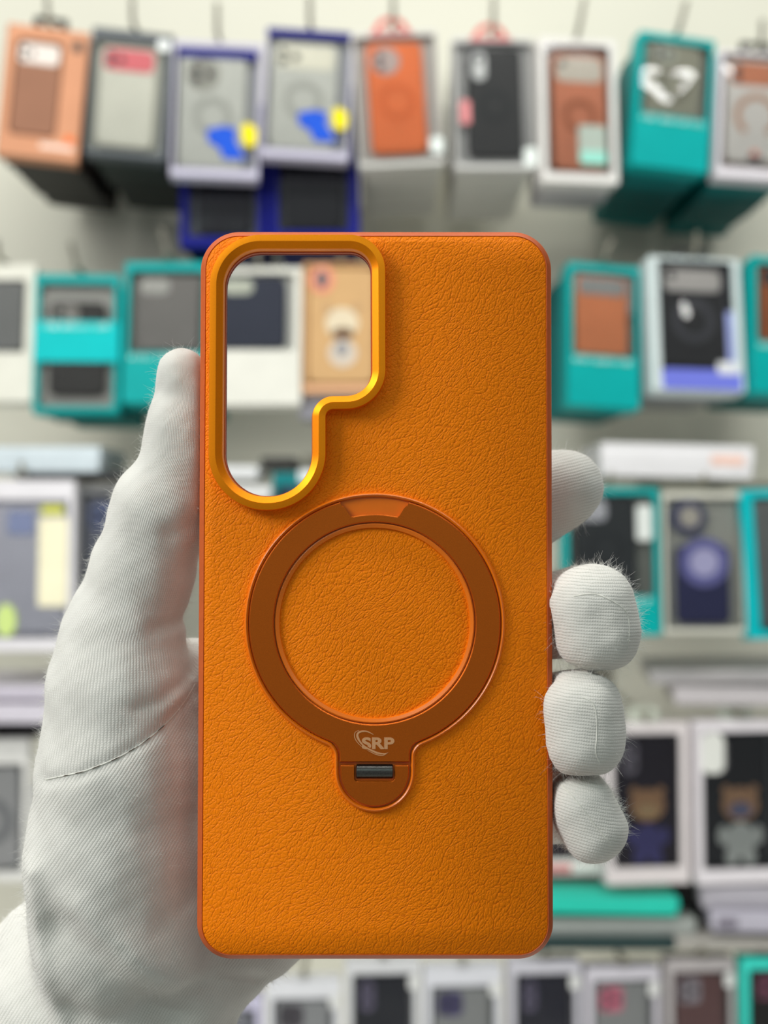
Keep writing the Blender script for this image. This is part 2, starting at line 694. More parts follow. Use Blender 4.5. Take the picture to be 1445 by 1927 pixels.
def cone(p, q, ra, rb, sy=1.0):
    """rounded cone between two points; sy squashes depth"""
    p, q = np.array(p, np.float32), np.array(q, np.float32)
    d = q - p
    d_ = d * np.array([1, 1 / sy, 1], np.float32)
    X, Y, Z = gx - p[0], (gy - p[1]) / sy, gz - p[2]
    t = np.clip((X * d_[0] + Y * d_[1] + Z * d_[2]) / max(float(d_ @ d_), 1e-12), 0, 1)
    return np.sqrt((X - t * d_[0]) ** 2 + (Y - t * d_[1]) ** 2 + (Z - t * d_[2]) ** 2) - (ra + (rb - ra) * t)


def smin(a, b, k):
    h = np.maximum(k - np.abs(a - b), 0) / k
    return np.minimum(a, b) - h * h * k * 0.25


def chain(pts, k, sy=1.0):
    """pts: (px, py, depth, radius in photo pixels)"""
    d = None
    for (a, b) in zip(pts, pts[1:]):
        pa, pb = P(*a[:3]), P(*b[:3])
        e = cone(pa, pb, a[3] * (DC + a[2]) / F, b[3] * (DC + b[2]) / F, sy)
        d = e if d is None else smin(d, e, k)
    return d


THUMB = [(345, 705, 0.0135, 50), (350, 748, 0.0140, 54), (345, 805, 0.0145, 66), (342, 862, 0.0150, 68), (306, 958, 0.0165, 92), (266, 1080, 0.0185, 93),
         (232, 1200, 0.0200, 112), (228, 1290, 0.0200, 134), (222, 1450, 0.0200, 149), (212, 1600, 0.0210, 158), (226, 1740, 0.0240, 168)]
INDEX = [(640, 1200, 0.044, 85), (860, 1060, 0.040, 78), (1030, 930, 0.036, 76), (1066, 917, 0.033, 70)]
MIDDLE = [(640, 1290, 0.046, 85), (900, 1185, 0.042, 80), (1090, 1150, 0.034, 80), (1118, 1162, 0.018, 74), (1116, 1166, 0.008, 66)]
RING_ = [(640, 1400, 0.046, 85), (900, 1360, 0.042, 80), (1075, 1345, 0.034, 78), (1098, 1350, 0.018, 70), (1094, 1358, 0.007, 60)]
PINKY = [(640, 1510, 0.046, 80), (880, 1520, 0.042, 74), (1050, 1510, 0.036, 70), (1098, 1528, 0.020, 60), (1102, 1533, 0.010, 54)]

def rbox(px, py, y, hw, hh, hd, r, deg):
    """rounded box: half sizes and rounding in photo pixels, turned in the picture plane"""
    c = P(px, py, y)
    k = (DC + y) / F
    a = math.radians(deg)
    X, Y, Z = gx - c.x, gy - c.y, gz - c.z
    x2, z2 = X * math.cos(a) + Z * math.sin(a), -X * math.sin(a) + Z * math.cos(a)
    rm_ = min(r * k, hd)
    qx_, qy_, qz_ = np.abs(x2) - hw * k + rm_, np.abs(Y) - hd + rm_, np.abs(z2) - hh * k + rm_
    o = np.sqrt(np.maximum(qx_, 0) ** 2 + np.maximum(qy_, 0) ** 2 + np.maximum(qz_, 0) ** 2)
    return (o + np.minimum(np.maximum(qx_, np.maximum(qy_, qz_)), 0) - rm_).astype(np.float32)


th = chain(THUMB, 0.003)
palm = chain([(330, 1330, 0.036, 130), (560, 1360, 0.044, 150), (660, 1400, 0.046, 140)], 0.01, 0.75)
palm = smin(palm, chain([(250, 1560, 0.034, 170), (450, 1600, 0.044, 190), (640, 1540, 0.046, 150)], 0.01, 0.8), 0.012)
palm = smin(palm, chain([(150, 1960, 0.036, 215), (330, 1760, 0.038, 165), (455, 1715, 0.036, 132)], 0.01, 0.8), 0.010)
palm = smin(palm, chain([(120, 1830, 0.046, 150), (70, 1960, 0.046, 180), (40, 2150, 0.05, 215)], 0.01, 0.85), 0.004)
palm = smin(palm, chain([(230, 1960, 0.034, 205), (180, 2180, 0.044, 225)], 0.01, 0.85), 0.006)
hand = smin(th, palm, 0.0055)
del palm, th
fing = None
for ch_, tip_ in ((INDEX, None), (MIDDLE, (1117, 1164, 0.0022, 82, 102, 0.0110, 74, 12)), (RING_, (1094, 1358, 0.0012, 77, 101, 0.0112, 70, 4)),
                  (PINKY, (1103, 1533, 0.0048, 62, 86, 0.0108, 58, 28))):
    e = chain(ch_, 0.0035)
    if tip_:
        e = smin(e, rbox(*tip_), 0.003)
    if fing is None:
        fing = e
    else:
        cr = np.exp(-((fing - e) / 0.0016) ** 2).astype(np.float32)
        fing = np.minimum(fing, e) + 0.0013 * cr
        del cr
hand = smin(hand, fing, 0.004)
del fing, e


def seg2(pts, y):
    """distance in the picture plane (at depth y) to a polyline of photo pixels"""
    X, Z = gx[:, 0, :], gz[:, 0, :]
    best = None
    q = [P(a, b, y) for a, b in pts]
    for a, b in zip(q, q[1:]):
        dx, dz = b.x - a.x, b.z - a.z
        t = np.clip(((X - a.x) * dx + (Z - a.z) * dz) / (dx * dx + dz * dz), 0, 1)
        e = np.hypot(X - a.x - t * dx, Z - a.z - t * dz)
        best = e if best is None else np.minimum(best, e)
    return best


def fold(pts, amp, wid, y=0.008, ymax=0.03):
    d = seg2(pts, y)
    g = (amp * np.exp(-(d / wid) ** 2))[:, None, :]
    g = g * np.clip((ymax - gy) / 0.008, 0, 1)
    return g.astype(np.float32)


SEAM = [(86, 1467), (120, 1460), (165, 1449), (225, 1424), (275, 1393), (318, 1356), (346, 1322), (366, 1288)]
hand = hand + fold(SEAM, 0.0008, 0.0011)
hand = hand + fold([(128, 1745), (160, 1776), (215, 1835), (262, 1890), (300, 1950)], 0.0030, 0.0050, ymax=0.05)
hand = hand - fold([(60, 1640), (66, 1760), (84, 1870), (110, 1960)], 0.0022, 0.0030, ymax=0.05)
hand = hand - fold([(160, 1700), (260, 1790), (340, 1870), (400, 1930)], 0.0022, 0.0052, ymax=0.05)
hand = hand + fold([(345, 1166), (318, 1176), (290, 1182)], 0.0013, 0.0016)
hand = hand + fold([(362, 985), (345, 996), (322, 1004)], 0.0013, 0.0020)
hand = hand + fold([(356, 1262), (336, 1290), (300, 1316), (262, 1330)], 0.0010, 0.0012)
hand = hand - fold([(362, 1276), (345, 1308), (312, 1340)], 0.0006, 0.0010)
hand = hand + fold([(300, 735), (318, 742), (340, 745)], 0.0008, 0.0022)
hand = hand + fold([(330, 1886), (390, 1880), (470, 1890)], 0.0014, 0.0026, ymax=0.06)
hand = hand + fold([(360, 1700), (330, 1722), (300, 1740)], 0.0007, 0.0022)
# gentle unevenness of the cloth
hand = hand + 0.00022 * (np.sin(gx * 420 + gz * 160) * np.sin(gz * 330 - gy * 210) + 0.6 * np.sin(gx * 820 - gz * 500) * np.sin(gy * 600 + gz * 700)).astype(np.float32)

# press the hand round the case: remove the case's volume
ux = gx - cc.x
uy = (gy - cc.y) * ey.y + (gz - cc.z) * ey.z
uw = (gy - cc.y) * ez.y + (gz - cc.z) * ez.z
cx0, cx1 = leather_c[0][0] - 0.0014, leather_c[1][0] + 0.0014
cy0, cy1 = leather_c[0][1] - 0.0014, leather_c[2][1] + 0.0014
rr_ = 0.0078
qx = np.abs(ux - (cx0 + cx1) / 2) - (cx1 - cx0) / 2 + rr_
qy = np.abs(uy - (cy0 + cy1) / 2) - (cy1 - cy0) / 2 + rr_
d2 = np.sqrt(np.maximum(qx, 0) ** 2 + np.maximum(qy, 0) ** 2) + np.minimum(np.maximum(qx, qy), 0) - rr_
dw = np.abs(uw + 0.0057) - 0.0060
dcase = np.minimum(np.maximum(d2, dw), 0) + np.sqrt(np.maximum(d2, 0) ** 2 + np.maximum(dw, 0) ** 2)
del d2, dw, qx, qy
hand = -smin(-hand, (dcase - 0.00015).astype(np.float32), 0.0016)
del dcase
# end cut well below the frame
edge = np.minimum(np.minimum(gz - (lo3[2] + 0.002), gx - (lo3[0] + 0.002)), np.minimum((hi3[1] - 0.002) - gy, 1.0))
hand = np.maximum(hand, -edge).astype(np.float32)


def surface_nets(f, o, h):
    ins = f < 0
    cnt = np.zeros(tuple(s - 1 for s in f.shape), np.int8)
    sl = lambda a, d: a[d[0]:a.shape[0] - 1 + d[0], d[1]:a.shape[1] - 1 + d[1], d[2]:a.shape[2] - 1 + d[2]]
    cor = [(i, j, k) for i in (0, 1) for j in (0, 1) for k in (0, 1)]
    for c_ in cor:
        cnt += sl(ins, c_)
    act = (cnt > 0) & (cnt < 8)
    I = np.argwhere(act)
    idx = np.full(act.shape, -1, np.int64)
    idx[act] = np.arange(len(I))
    pos, num = np.zeros((len(I), 3)), np.zeros(len(I))
    for c0 in cor:
        for ax in range(3):
            if c0[ax]:
                continue
            c1 = list(c0)
            c1[ax] = 1
            a = f[I[:, 0] + c0[0], I[:, 1] + c0[1], I[:, 2] + c0[2]].astype(float)
            b = f[I[:, 0] + c1[0], I[:, 1] + c1[1], I[:, 2] + c1[2]].astype(float)
            m = (a < 0) != (b < 0)
            t = np.where(m, a / np.where(m, a - b, 1), 0)
            q = np.array(c0, float)[None, :].repeat(len(I), 0)
            q[:, ax] += t
            pos += q * m[:, None]
            num += m
    V = o + h * (I + pos / num[:, None])
    Q = []
    for ax in range(3):
        b_, c_ = (ax + 1) % 3, (ax + 2) % 3
        s0 = [slice(None)] * 3
        s1 = [slice(None)] * 3
        s0[ax], s1[ax] = slice(0, -1), slice(1, None)
        A, B = ins[tuple(s0)], ins[tuple(s1)]
        E = np.argwhere(A != B)
        E = E[(E[:, b_] > 0) & (E[:, c_] > 0) & (E[:, b_] < f.shape[b_] - 1) & (E[:, c_] < f.shape[c_] - 1)]
        fl_ = A[E[:, 0], E[:, 1], E[:, 2]]
        q = []
        for db, dc in ((-1, -1), (0, -1), (0, 0), (-1, 0)):
            e = E.copy()
            e[:, b_] += db
            e[:, c_] += dc
            q.append(idx[e[:, 0], e[:, 1], e[:, 2]])
        q = np.stack(q, 1)
        q[~fl_] = q[~fl_][:, ::-1]
        Q.append(q)
    return V, np.concatenate(Q)


GV, GQ = surface_nets(hand, lo3, HG)
del hand
# light smoothing of the net
for it in range(3):
    acc, n_ = np.zeros_like(GV), np.zeros(len(GV))
    for i in range(4):
        np.add.at(acc, GQ[:, i], GV[GQ[:, (i + 1) % 4]] + GV[GQ[:, i - 1]])
        np.add.at(n_, GQ[:, i], 2)
    GV = GV * 0.45 + 0.55 * acc / np.maximum(n_, 1)[:, None]
# keep the largest connected piece
par = np.arange(len(GV))
for it in range(400):
    m = par[GQ].min(1)
    new = par.copy()
    for i in range(4):
        np.minimum.at(new, GQ[:, i], m)
    new = new[new]
    if (new == par).all():
        break
    par = new
lab, cn = np.unique(par, return_counts=True)
main = lab[cn.argmax()]
GQ = GQ[par[GQ[:, 0]] == main]
used = np.unique(GQ)
rm = np.full(len(GV), -1)
rm[used] = np.arange(len(used))
GV, GQ = GV[used], rm[GQ]


def to_px(V):
    dd = V[:, 1] + DC
    return np.stack([722.5 + V[:, 0] / dd * F, 963.5 - (V[:, 2] - ZC) / dd * F], 1)


FC = GV[GQ].mean(1)
fpx = to_px(FC)
seam_x = np.array([-400] + [p[0] for p in SEAM] + [380])
seam_y = np.array([1560] + [p[1] for p in SEAM] + [1270])
below = fpx[:, 1] > np.interp(fpx[:, 0], seam_x, seam_y)
reg = np.where(below, 1, 0)
reg[(fpx[:, 0] > 372) & (fpx[:, 1] > 1180)] = 1
fin = fpx[:, 0] > 700
reg[fin & (fpx[:, 1] < 1035)] = 2
reg[fin & (fpx[:, 1] >= 1035)] = 3
reg[fin & (fpx[:, 1] >= 1262)] = 4
reg[fin & (fpx[:, 1] >= 1458)] = 5
WALE, COURSE = 0.00072, 0.00056
cv = GV[GQ]                                   # faces x 4 x 3
uv = np.zeros(cv.shape[:2] + (2,))
ta = np.array([P(*t[:3]) for t in THUMB])
o_ = np.argsort(ta[:, 2])
zz = cv[..., 2]
axx, axy = np.interp(zz, ta[o_, 2], ta[o_, 0]), np.interp(zz, ta[o_, 2], ta[o_, 1])
ang = np.arctan2(cv[..., 0] - axx, -(cv[..., 1] - axy))
ang = np.where((ang.max(1) - ang.min(1))[:, None] > PI, np.where(ang < 0, ang + 2 * PI, ang), ang)
rad_ = 0.0165
uv0 = np.stack([ang * rad_ / WALE, zz / COURSE], -1)


def planar(deg, kx=0.12):
    a = math.radians(deg)
    d = np.array([math.cos(a), math.sin(a)])
    xx, z2 = cv[..., 0] + kx * cv[..., 1], cv[..., 2]
    return np.stack([(-xx * d[1] + z2 * d[0]) / WALE, (xx * d[0] + z2 * d[1]) / COURSE], -1)


for r_, f_ in ((0, uv0), (1, planar(56)), (2, planar(14)), (3, planar(-3)), (4, planar(-6)), (5, planar(-12))):
    uv[reg == r_] = f_[reg == r_]
gm = bpy.data.meshes.new('gloved_hand')
gm.from_pydata(GV.tolist(), [], GQ.tolist())
ul = gm.uv_layers.new(name='knit')
ul.data.foreach_set('uv', uv.reshape(-1).astype(np.float32))
gm.polygons.foreach_set('use_smooth', np.ones(len(gm.polygons), bool))
gm.update()


def knit_mat():
    m = bpy.data.materials.new('white_knit_cotton')
    m.use_nodes = True
    t = NT(m)
    u_ = t.n('ShaderNodeUVMap', uv_map='knit')
    co = t.n('ShaderNodeTexCoord')
    wn_ = t.n('ShaderNodeTexNoise')
    wn_.inputs['Scale'].default_value = 420
    wn_.inputs['Detail'].default_value = 2
    t.l(co.outputs['Object'], wn_.inputs['Vector'])
    sx = t.n('ShaderNodeSeparateXYZ')
    t.l(u_.outputs[0], sx.inputs[0])
    U = t.math('ADD', sx.outputs[0], t.math('MULTIPLY', wn_.outputs[0], 0.55))
    V = t.math('ADD', sx.outputs[1], t.math('MULTIPLY', wn_.outputs[0], 0.5))
    tt = t.math('MULTIPLY', t.math('ABSOLUTE', t.math('SUBTRACT', t.math('FRACT', U), 0.5)), 2.0)
    prof = t.math('SUBTRACT', 1.0, t.math('POWER', tt, 2.2))
    row = t.math('ABSOLUTE', t.math('SINE', t.math('MULTIPLY', t.math('ADD', V, t.math('MULTIPLY', tt, 0.55)), PI)))
    h = t.math('MULTIPLY', prof, t.math('ADD', 0.5, t.math('MULTIPLY', row, 0.5)))
    big = t.n('ShaderNodeTexNoise')
    big.inputs['Scale'].default_value = 160
    big.inputs['Detail'].default_value = 4
    t.l(co.outputs['Object'], big.inputs['Vector'])
    lvl = t.ramp(big.outputs[0], [(0.36, (0, 0, 0)), (0.66, (1, 1, 1))])
    gap = t.math('MULTIPLY', t.math('SUBTRACT', 1.0, t.ramp(h, [(0.02, (0, 0, 0)), (0.42, (1, 1, 1))])), t.math('ADD', t.math('MULTIPLY', lvl, 0.6), 0.22))
    mx = t.n('ShaderNodeMix', data_type='RGBA')
    t.l(gap, mx.inputs['Factor'])
    mx.inputs['A'].default_value = (*lin((214, 212, 205)), 1)
    mx.inputs['B'].default_value = (*lin((150, 148, 138)), 1)
    t.l(mx.outputs['Result'], t.b.inputs['Base Color'])
    t.b.inputs['Roughness'].default_value = 0.95
    t.b.inputs['Specular IOR Level'].default_value = 0.1
    t.b.inputs['Sheen Weight'].default_value = 0.25
    t.b.inputs['Sheen Roughness'].default_value = 0.6
    t.bump(h, 0.45, 0.0002)
    return m


gm.materials.append(knit_mat())
glove = bpy.data.objects.new('gloved_hand', gm)
COL.objects.link(glove)
tag(glove, 'left hand in fuzzy white knitted glove gripping the orange phone case', 'gloved hand')

bvh = BVHTree.FromPolygons(GV.tolist(), GQ.tolist())
CAMP = Vector((0, -DC, ZC))


def onto(px, py):
    hit = bvh.ray_cast(CAMP, ray(px, py).normalized())
    return (hit[0], hit[1]) if hit[0] else None


M_thread = mat('white_thread', (214, 213, 204), 0.95, vary=0.1, scale=900, spec=0.1)
M_gap = mat('seam_gap', (92, 84, 76), 0.95, vary=0.2, scale=900, spec=0.1)
SEAM_F = [[(1080, 1122), (1120, 1118), (1160, 1136), (1180, 1155), (1184, 1190), (1180, 1222)],
          [(1096, 1312), (1114, 1322), (1122, 1345), (1123, 1385), (1121, 1415), (1128, 1434)],
          [(1056, 1476), (1082, 1504), (1108, 1538), (1130, 1566), (1150, 1588)]]


def seam_mesh(lines, r, dz, dash=None):
    bm = bmesh.new()
    for ln in lines:
        cur = []
        for i, p in enumerate(catmull(ln, 14)):
            q = onto(p.x, p.y)
            if q and q[0].y < 0.06:
                cur.append(q[0] + q[1] * dz)
        if dash:
            for i in range(0, len(cur) - dash[0], dash[0] + dash[1]):
                sg = cur[i:i + dash[0]]
                if all((a - b).length < 0.003 for a, b in zip(sg, sg[1:])):
                    tube(bm, sg, [r * (0.4 if k in (0, len(sg) - 1) else 1) for k in range(len(sg))], 5)
        else:
            run = []
            for q in cur + [None]:
                if q is not None and (not run or (q - run[-1]).length < 0.003):
                    run.append(q)
                else:
                    if len(run) > 2:
                        tube(bm, run, r, 6)
                    run = [q] if q is not None else []
    return bm


for ln_s in SEAM_F:
    mk('seam', seam_mesh([ln_s], 0.00015, -0.00004), M_thread, glove, 80)
s_ = mk('seam', seam_mesh([SEAM], 0.00022, -0.00004), M_thread, glove, 80)
s2 = mk('stitching', seam_mesh([SEAM[1:-2]], 0.00011, 0.00018, (5, 3)), M_gap, s_, 80)
s2['label'] = 'dark dashed stitches'

# fuzz: loose fibres standing off the cloth
gn = np.zeros((len(GV), 3))
gm.vertices.foreach_get('normal', gn.reshape(-1)) if False else None
e1, e2 = cv[:, 2] - cv[:, 0], cv[:, 3] - cv[:, 1]
fnm = np.cross(e1, e2)
ar = np.linalg.norm(fnm, axis=1)
fnm /= np.maximum(ar, 1e-12)[:, None]
seen = (fpx[:, 0] > -20) & (fpx[:, 1] < 1950) & ((fpx[:, 0] < 400) | (fpx[:, 0] > 1010) | (fpx[:, 1] > 1790))
view = FC - np.array(CAMP)
view /= np.linalg.norm(view, axis=1)[:, None]
fac = (fnm * view).sum(1)
wgt = ar * seen * (fac < 0.35) * (0.35 + 2.2 * np.exp(-(fac / 0.3) ** 2))
wgt /= wgt.sum()
NF = 17000
pick = rng.choice(len(FC), NF, p=wgt)
fv, ff = [], []
ln_ = np.where((rng.random(NF) < 0.18) & (fac[pick] > -0.45) & ~((fpx[pick, 0] > 90) & (fpx[pick, 0] < 470) & (fpx[pick, 1] > 1740)), rng.uniform(0.002, 0.0042, NF), rng.uniform(0.0005, 0.0017, NF))
for i, fi in enumerate(pick):
    q = cv[fi]
    a, b = rng.random(2)
    base = (q[0] * (1 - a) + q[1] * a) * (1 - b) + (q[3] * (1 - a) + q[2] * a) * b
    n = fnm[fi] + rng.normal(0, 0.55, 3)
    n /= np.linalg.norm(n)
    curl = rng.normal(0, 0.5, 3)
    L = ln_[i]
    ns = 5 if L > 0.0018 else 3
    w = 0.00002
    p = base - n * 0.00015
    s = np.cross(n, [0.3, 1, 0.2])
    s /= np.linalg.norm(s)
    t_ = np.cross(n, s)
    st = len(fv)
    for k in range(ns + 1):
        r = w * (1 - 0.6 * k / ns)
        for j in range(3):
            an = 2 * PI * j / 3
            fv.append(p + (s * math.cos(an) + t_ * math.sin(an)) * r)
        n = n + curl * (1.3 / ns) + np.array([0, 0, -0.06])
        n /= np.linalg.norm(n)
        p = p + n * L / ns
    for k in range(ns):
        for j in range(3):
            j2 = (j + 1) % 3
            ff.append((st + k * 3 + j, st + k * 3 + j2, st + k * 3 + 3 + j2, st + k * 3 + 3 + j))
fm = bpy.data.meshes.new('fuzz')
fm.from_pydata([tuple(v) for v in fv], [], ff)
fm.materials.append(mat('cotton_fibre', (236, 235, 230), 0.9, vary=0.03, spec=0.1))
fz = bpy.data.objects.new('fuzz', fm)
COL.objects.link(fz)
fz.parent = glove
fz['kind'] = 'stuff'

# ------------------------------------------------------------------ the display wall
M_film = film_mat('clear_film', 0.0015, 0.0)
M_crinkle = film_mat('crinkled_film', 0.008, 0.0)
M_hook = mat('hook_metal', (168, 164, 150), 0.35, metal=0.7, vary=0.05)
M_lens = mat('lens_dark', (34, 34, 38), 0.2, vary=0.1)
M_glyph = mat('pale_print', (196, 226, 216), 0.6, vary=0.05)


def cmat(c, rough=0.45):
    return mat('card_%d_%d_%d' % c, c, rough, vary=0.04, scale=30, spec=0.12)


def plate_xz(bm, outline, y0, y1, bev=0.0, inset=None, mi=0):
    """plate lying in the x-z plane, face towards -y at y0"""
    st = len(bm.verts)
    slab(bm, outline, -y1, -y0, bev, inset, mi)
    bm.verts.ensure_lookup_table()
    for v in bm.verts[st:]:
        v.co = (v.co.x, -v.co.z, v.co.y)


def rr_plate(name, x0, z0, x1, z1, r, y0, y1, m, parent, bev=0.0008, label=None):
    bm = bmesh.new()
    f_ = lambda off=0: rpoly(rect(x0, z0, x1, z1), r, off, 5)
    plate_xz(bm, f_(0), y0, y1, min(bev, (y1 - y0) * 0.45), f_)
    o = mk(name, bm, m, parent, 35)
    if label:
        o['label'] = label
    return o


def disc(name, cx, cz, r, y0, y1, m, parent, r2=0.0, n=32, a0=0.0, a1=2 * PI):
    bm = bmesh.new()
    if r2 == 0.0:
        pts = [(cx + r * math.cos(2 * PI * i / n), cz + r * math.sin(2 * PI * i / n)) for i in range(n)]
        plate_xz(bm, pts, y0, y1)
    else:
        full = a1 - a0 > 6.28
        k = n if full else n + 1
        o_ = [(cx + r * math.cos(a0 + (a1 - a0) * i / n), cz + r * math.sin(a0 + (a1 - a0) * i / n)) for i in range(k)]
        i_ = [(cx + r2 * math.cos(a0 + (a1 - a0) * i / n), cz + r2 * math.sin(a0 + (a1 - a0) * i / n)) for i in range(k)]
        if full:
            A, B = [bm.verts.new((x, y0, z)) for x, z in o_], [bm.verts.new((x, y0, z)) for x, z in i_]
            A2, B2 = [bm.verts.new((x, y1, z)) for x, z in o_], [bm.verts.new((x, y1, z)) for x, z in i_]
            bridge(bm, A, B); bridge(bm, A, A2); bridge(bm, B, B2); bridge(bm, A2, B2)
        else:
            plate_xz(bm, o_ + i_[::-1], y0, y1)
    return mk(name, bm, m, parent, 35)


def glyph_row(name, x0, x1, z, h, y, m, parent, words=(4, 8, 4)):
    """row of small blurred letter-like strokes"""
    r = random.Random(int(abs(x0 * 1e5)))
    tot = sum(words) + len(words) - 1
    st = (x1 - x0) / tot
    bm = bmesh.new()
    k = 0
    for wd_ in words:
        for i in range(wd_):
            xa = x0 + k * st
            boxm(bm, xa + st * .1, y - 0.0003, z, xa + st * .32, y, z + h)
            if r.random() < .7:
                boxm(bm, xa + st * .32, y - 0.0003, z + h * r.choice((0, .4, .8)), xa + st * .8, y, z + h * 1.0 * r.choice((.22, .6, 1)))
            k += 1
        k += 1
    return mk(name, bm, m, parent, 35)


def inner_case(root, rx, t, color, cam_kind, camc=(236, 232, 226), lens=3, ringc=None, ring_r=0.3, open_ring=False, rough=0.5):
    """phone case standing inside the carton; rx = (x0, z0, x1, z1)"""
    x0, z0, x1, z1 = rx
    w, h = x1 - x0, z1 - z0
    y0, y1 = t * 0.04, t * 0.45
    pc = rr_plate('phone_case_shell', x0, z0, x1, z1, w * 0.13, y0, y1, cmat(color, rough), root, 0.002)
    m_c = cmat(camc)
    yi = y0 - 0.0009
    spots = []
    if cam_kind == 'bar':
        rr_plate('camera_island', x0 + w * .06, z1 - h * .25, x1 - w * .06, z1 - h * .03, h * .06, yi, y0 + .0005, m_c, pc)
        cx_, cz_ = x0 + w * .24, z1 - h * .14
        spots = [(cx_ - w * .07, cz_ + h * .045), (cx_ - w * .07, cz_ - h * .045), (cx_ + w * .12, cz_)][:lens]
    elif cam_kind == 'square':
        rr_plate('camera_island', x0 + w * .06, z1 - h * .25, x0 + w * .52, z1 - h * .035, w * .11, yi, y0 + .0005, m_c, pc)
        cx_, cz_ = x0 + w * .29, z1 - h * .143
        spots = [(cx_ - w * .1, cz_ + h * .05), (cx_ - w * .1, cz_ - h * .05), (cx_ + w * .1, cz_)][:lens]
    elif cam_kind == 'round':
        disc('camera_island', x0 + w * .34, z1 - h * .17, w * .25, yi, y0 + .0005, m_c, pc)
        cx_, cz_ = x0 + w * .34, z1 - h * .17
        spots = [(cx_ - w * .1, cz_ + h * .04), (cx_ - w * .1, cz_ - h * .05), (cx_ + w * .1, cz_)][:lens]
    elif cam_kind == 'pill':
        rr_plate('camera_island', x0 + w * .10, z1 - h * .30, x0 + w * .36, z1 - h * .04, w * .12, yi, y0 + .0005, m_c, pc)
        spots = [(x0 + w * .23, z1 - h * .11), (x0 + w * .23, z1 - h * .22)][:lens]
    for sx, sz in spots:
        disc('lens', sx, sz, w * .062, yi - .0004, yi + .0004, M_lens, pc, n=16)
    if ringc:
        cz_ = z0 + h * .46
        if open_ring:
            disc('magnet_ring', (x0 + x1) / 2, cz_, w * ring_r, y0 - .0006, y0 + .0005, cmat(ringc), pc, w * ring_r * .72, 32, -PI * .32, PI * 1.32)
        else:
            disc('magnet_ring', (x0 + x1) / 2, cz_, w * ring_r, y0 - .0006, y0 + .0005, cmat(ringc), pc, w * ring_r * .62)
    return pc


DF = 1.70                          # camera to the front boxes


def product(label, group, x0, x1, y0, y1, carton, inside, win=(0.06, 0.05, 0.94, 0.95), case=None, roll=0, yaw=0, tilt=None, t=0.026,
            D=DF, tab=None, winr=0.003, name='boxed_phone_case', cat='boxed phone case', film=True, side=None):
    """one hanging retail box. x0..y1: its front face in photo pixels; win: window in fractions of the face"""
    if tilt is None:
        tilt = {GR[0]: 4, GR[1]: 9}.get(group, 5)
    y = D - DC
    sc = D / F
    w, h = (x1 - x0) * sc, (y1 - y0) * sc
    base = P((x0 + x1) / 2, y1, y)
    root = empty(name, base, (math.radians(-tilt), math.radians(roll), math.radians(yaw)))
    tag(root, label, cat, group)
    bm = bmesh.new()
    X0, X1 = -w / 2, w / 2
    wr = (X0 + win[0] * w, win[1] * h, X0 + win[2] * w, win[3] * h)
    f0 = lambda off=0: rpoly(rect(X0, 0, X1, h), 0.0016, off, 3)
    wo = rpoly(rect(*wr), winr, 0, 3)
    V = lambda pts, yy: [bm.verts.new((a, yy, b)) for a, b in pts]
    A0, A1, A2 = V(f0(0.0008), 0), V(f0(0), 0.0008), V(f0(0), t)
    B0, B1 = V(wo, 0), V(wo, t * 0.47)
    bridge(bm, A0, A1); bridge(bm, A1, A2)
    fill(bm, [A2]); fill(bm, [A0, B0])
    bridge(bm, B0, B1, 1)
    fill(bm, [B1], 1)
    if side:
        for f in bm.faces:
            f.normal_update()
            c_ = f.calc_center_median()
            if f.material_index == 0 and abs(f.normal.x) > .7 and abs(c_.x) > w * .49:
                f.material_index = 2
    mk('carton', bm, [cmat(carton), cmat(inside)] + ([cmat(side)] if side else []), root, 32)
    root['wh'] = (w, h, t)
    if case:
        cx = case.pop('at', (0.14, 0.08, 0.86, 0.92))
        inner_case(root, (X0 + cx[0] * w, cx[1] * h, X0 + cx[2] * w, cx[3] * h), t, **case)
    if film:
        bm = bmesh.new()
        plate_xz(bm, rpoly(rect(wr[0] - .001, wr[1] - .001, wr[2] + .001, wr[3] + .001), winr, 0, 3), -0.0002, 0.0)
        mk('window_film', bm, M_crinkle if film == 'crinkle' else M_film, root, 32)
    if tab:
        tw, thh = tab[1] * w, tab[2]
        bm = bmesh.new()
        o_ = rpoly(rect(-tw / 2, h - 0.003, tw / 2, h + thh), 0.004, 0, 4)
        i_ = rpoly(rect(-tw * .28, h + thh * .3, tw * .28, h + thh * .66), 0.0018, 0, 4)
        A, B = V2(bm, o_, t * .45), V2(bm, i_, t * .45)
        A2, B2 = V2(bm, o_, t * .45 + .001), V2(bm, i_, t * .45 + .001)
        bridge(bm, A, A2); bridge(bm, B, B2); fill(bm, [A, B]); fill(bm, [A2, B2])
        mk('hang_tab', bm, cmat(tab[0]), root, 32)
    if group in (GR[2], GR[3], GR[4]):
        hook((root, w, h, t), 'display hook holding the ' + label.split(',')[0], front=.006, up=.014 if group == GR[2] else .006)
    return root, w, h, t


def V2(bm, pts, yy):
    return [bm.verts.new((a, yy, b)) for a, b in pts]


def at(pr, fx, fz):
    return (-pr[1] / 2 + fx * pr[1], fz * pr[2])


def sticker(pr, name, fx0, fz0, fx1, fz1, col, r=0.003, th=0.0006, label=None, y=-0.0002):
    a, b = at(pr, fx0, fz0), at(pr, fx1, fz1)
    return rr_plate(name, a[0], a[1], b[0], b[1], r, y - th, y, cmat(col), pr[0], 0.0001, label)


def patch(pr, name, pts, col, y=-0.0002, th=0.0006, label=None, parent=None):
    bm = bmesh.new()
    plate_xz(bm, [at(pr, *p) for p in pts], y - th, y)
    o = mk(name, bm, cmat(col), parent or pr[0], 32)
    if label:
        o['label'] = label
    return o


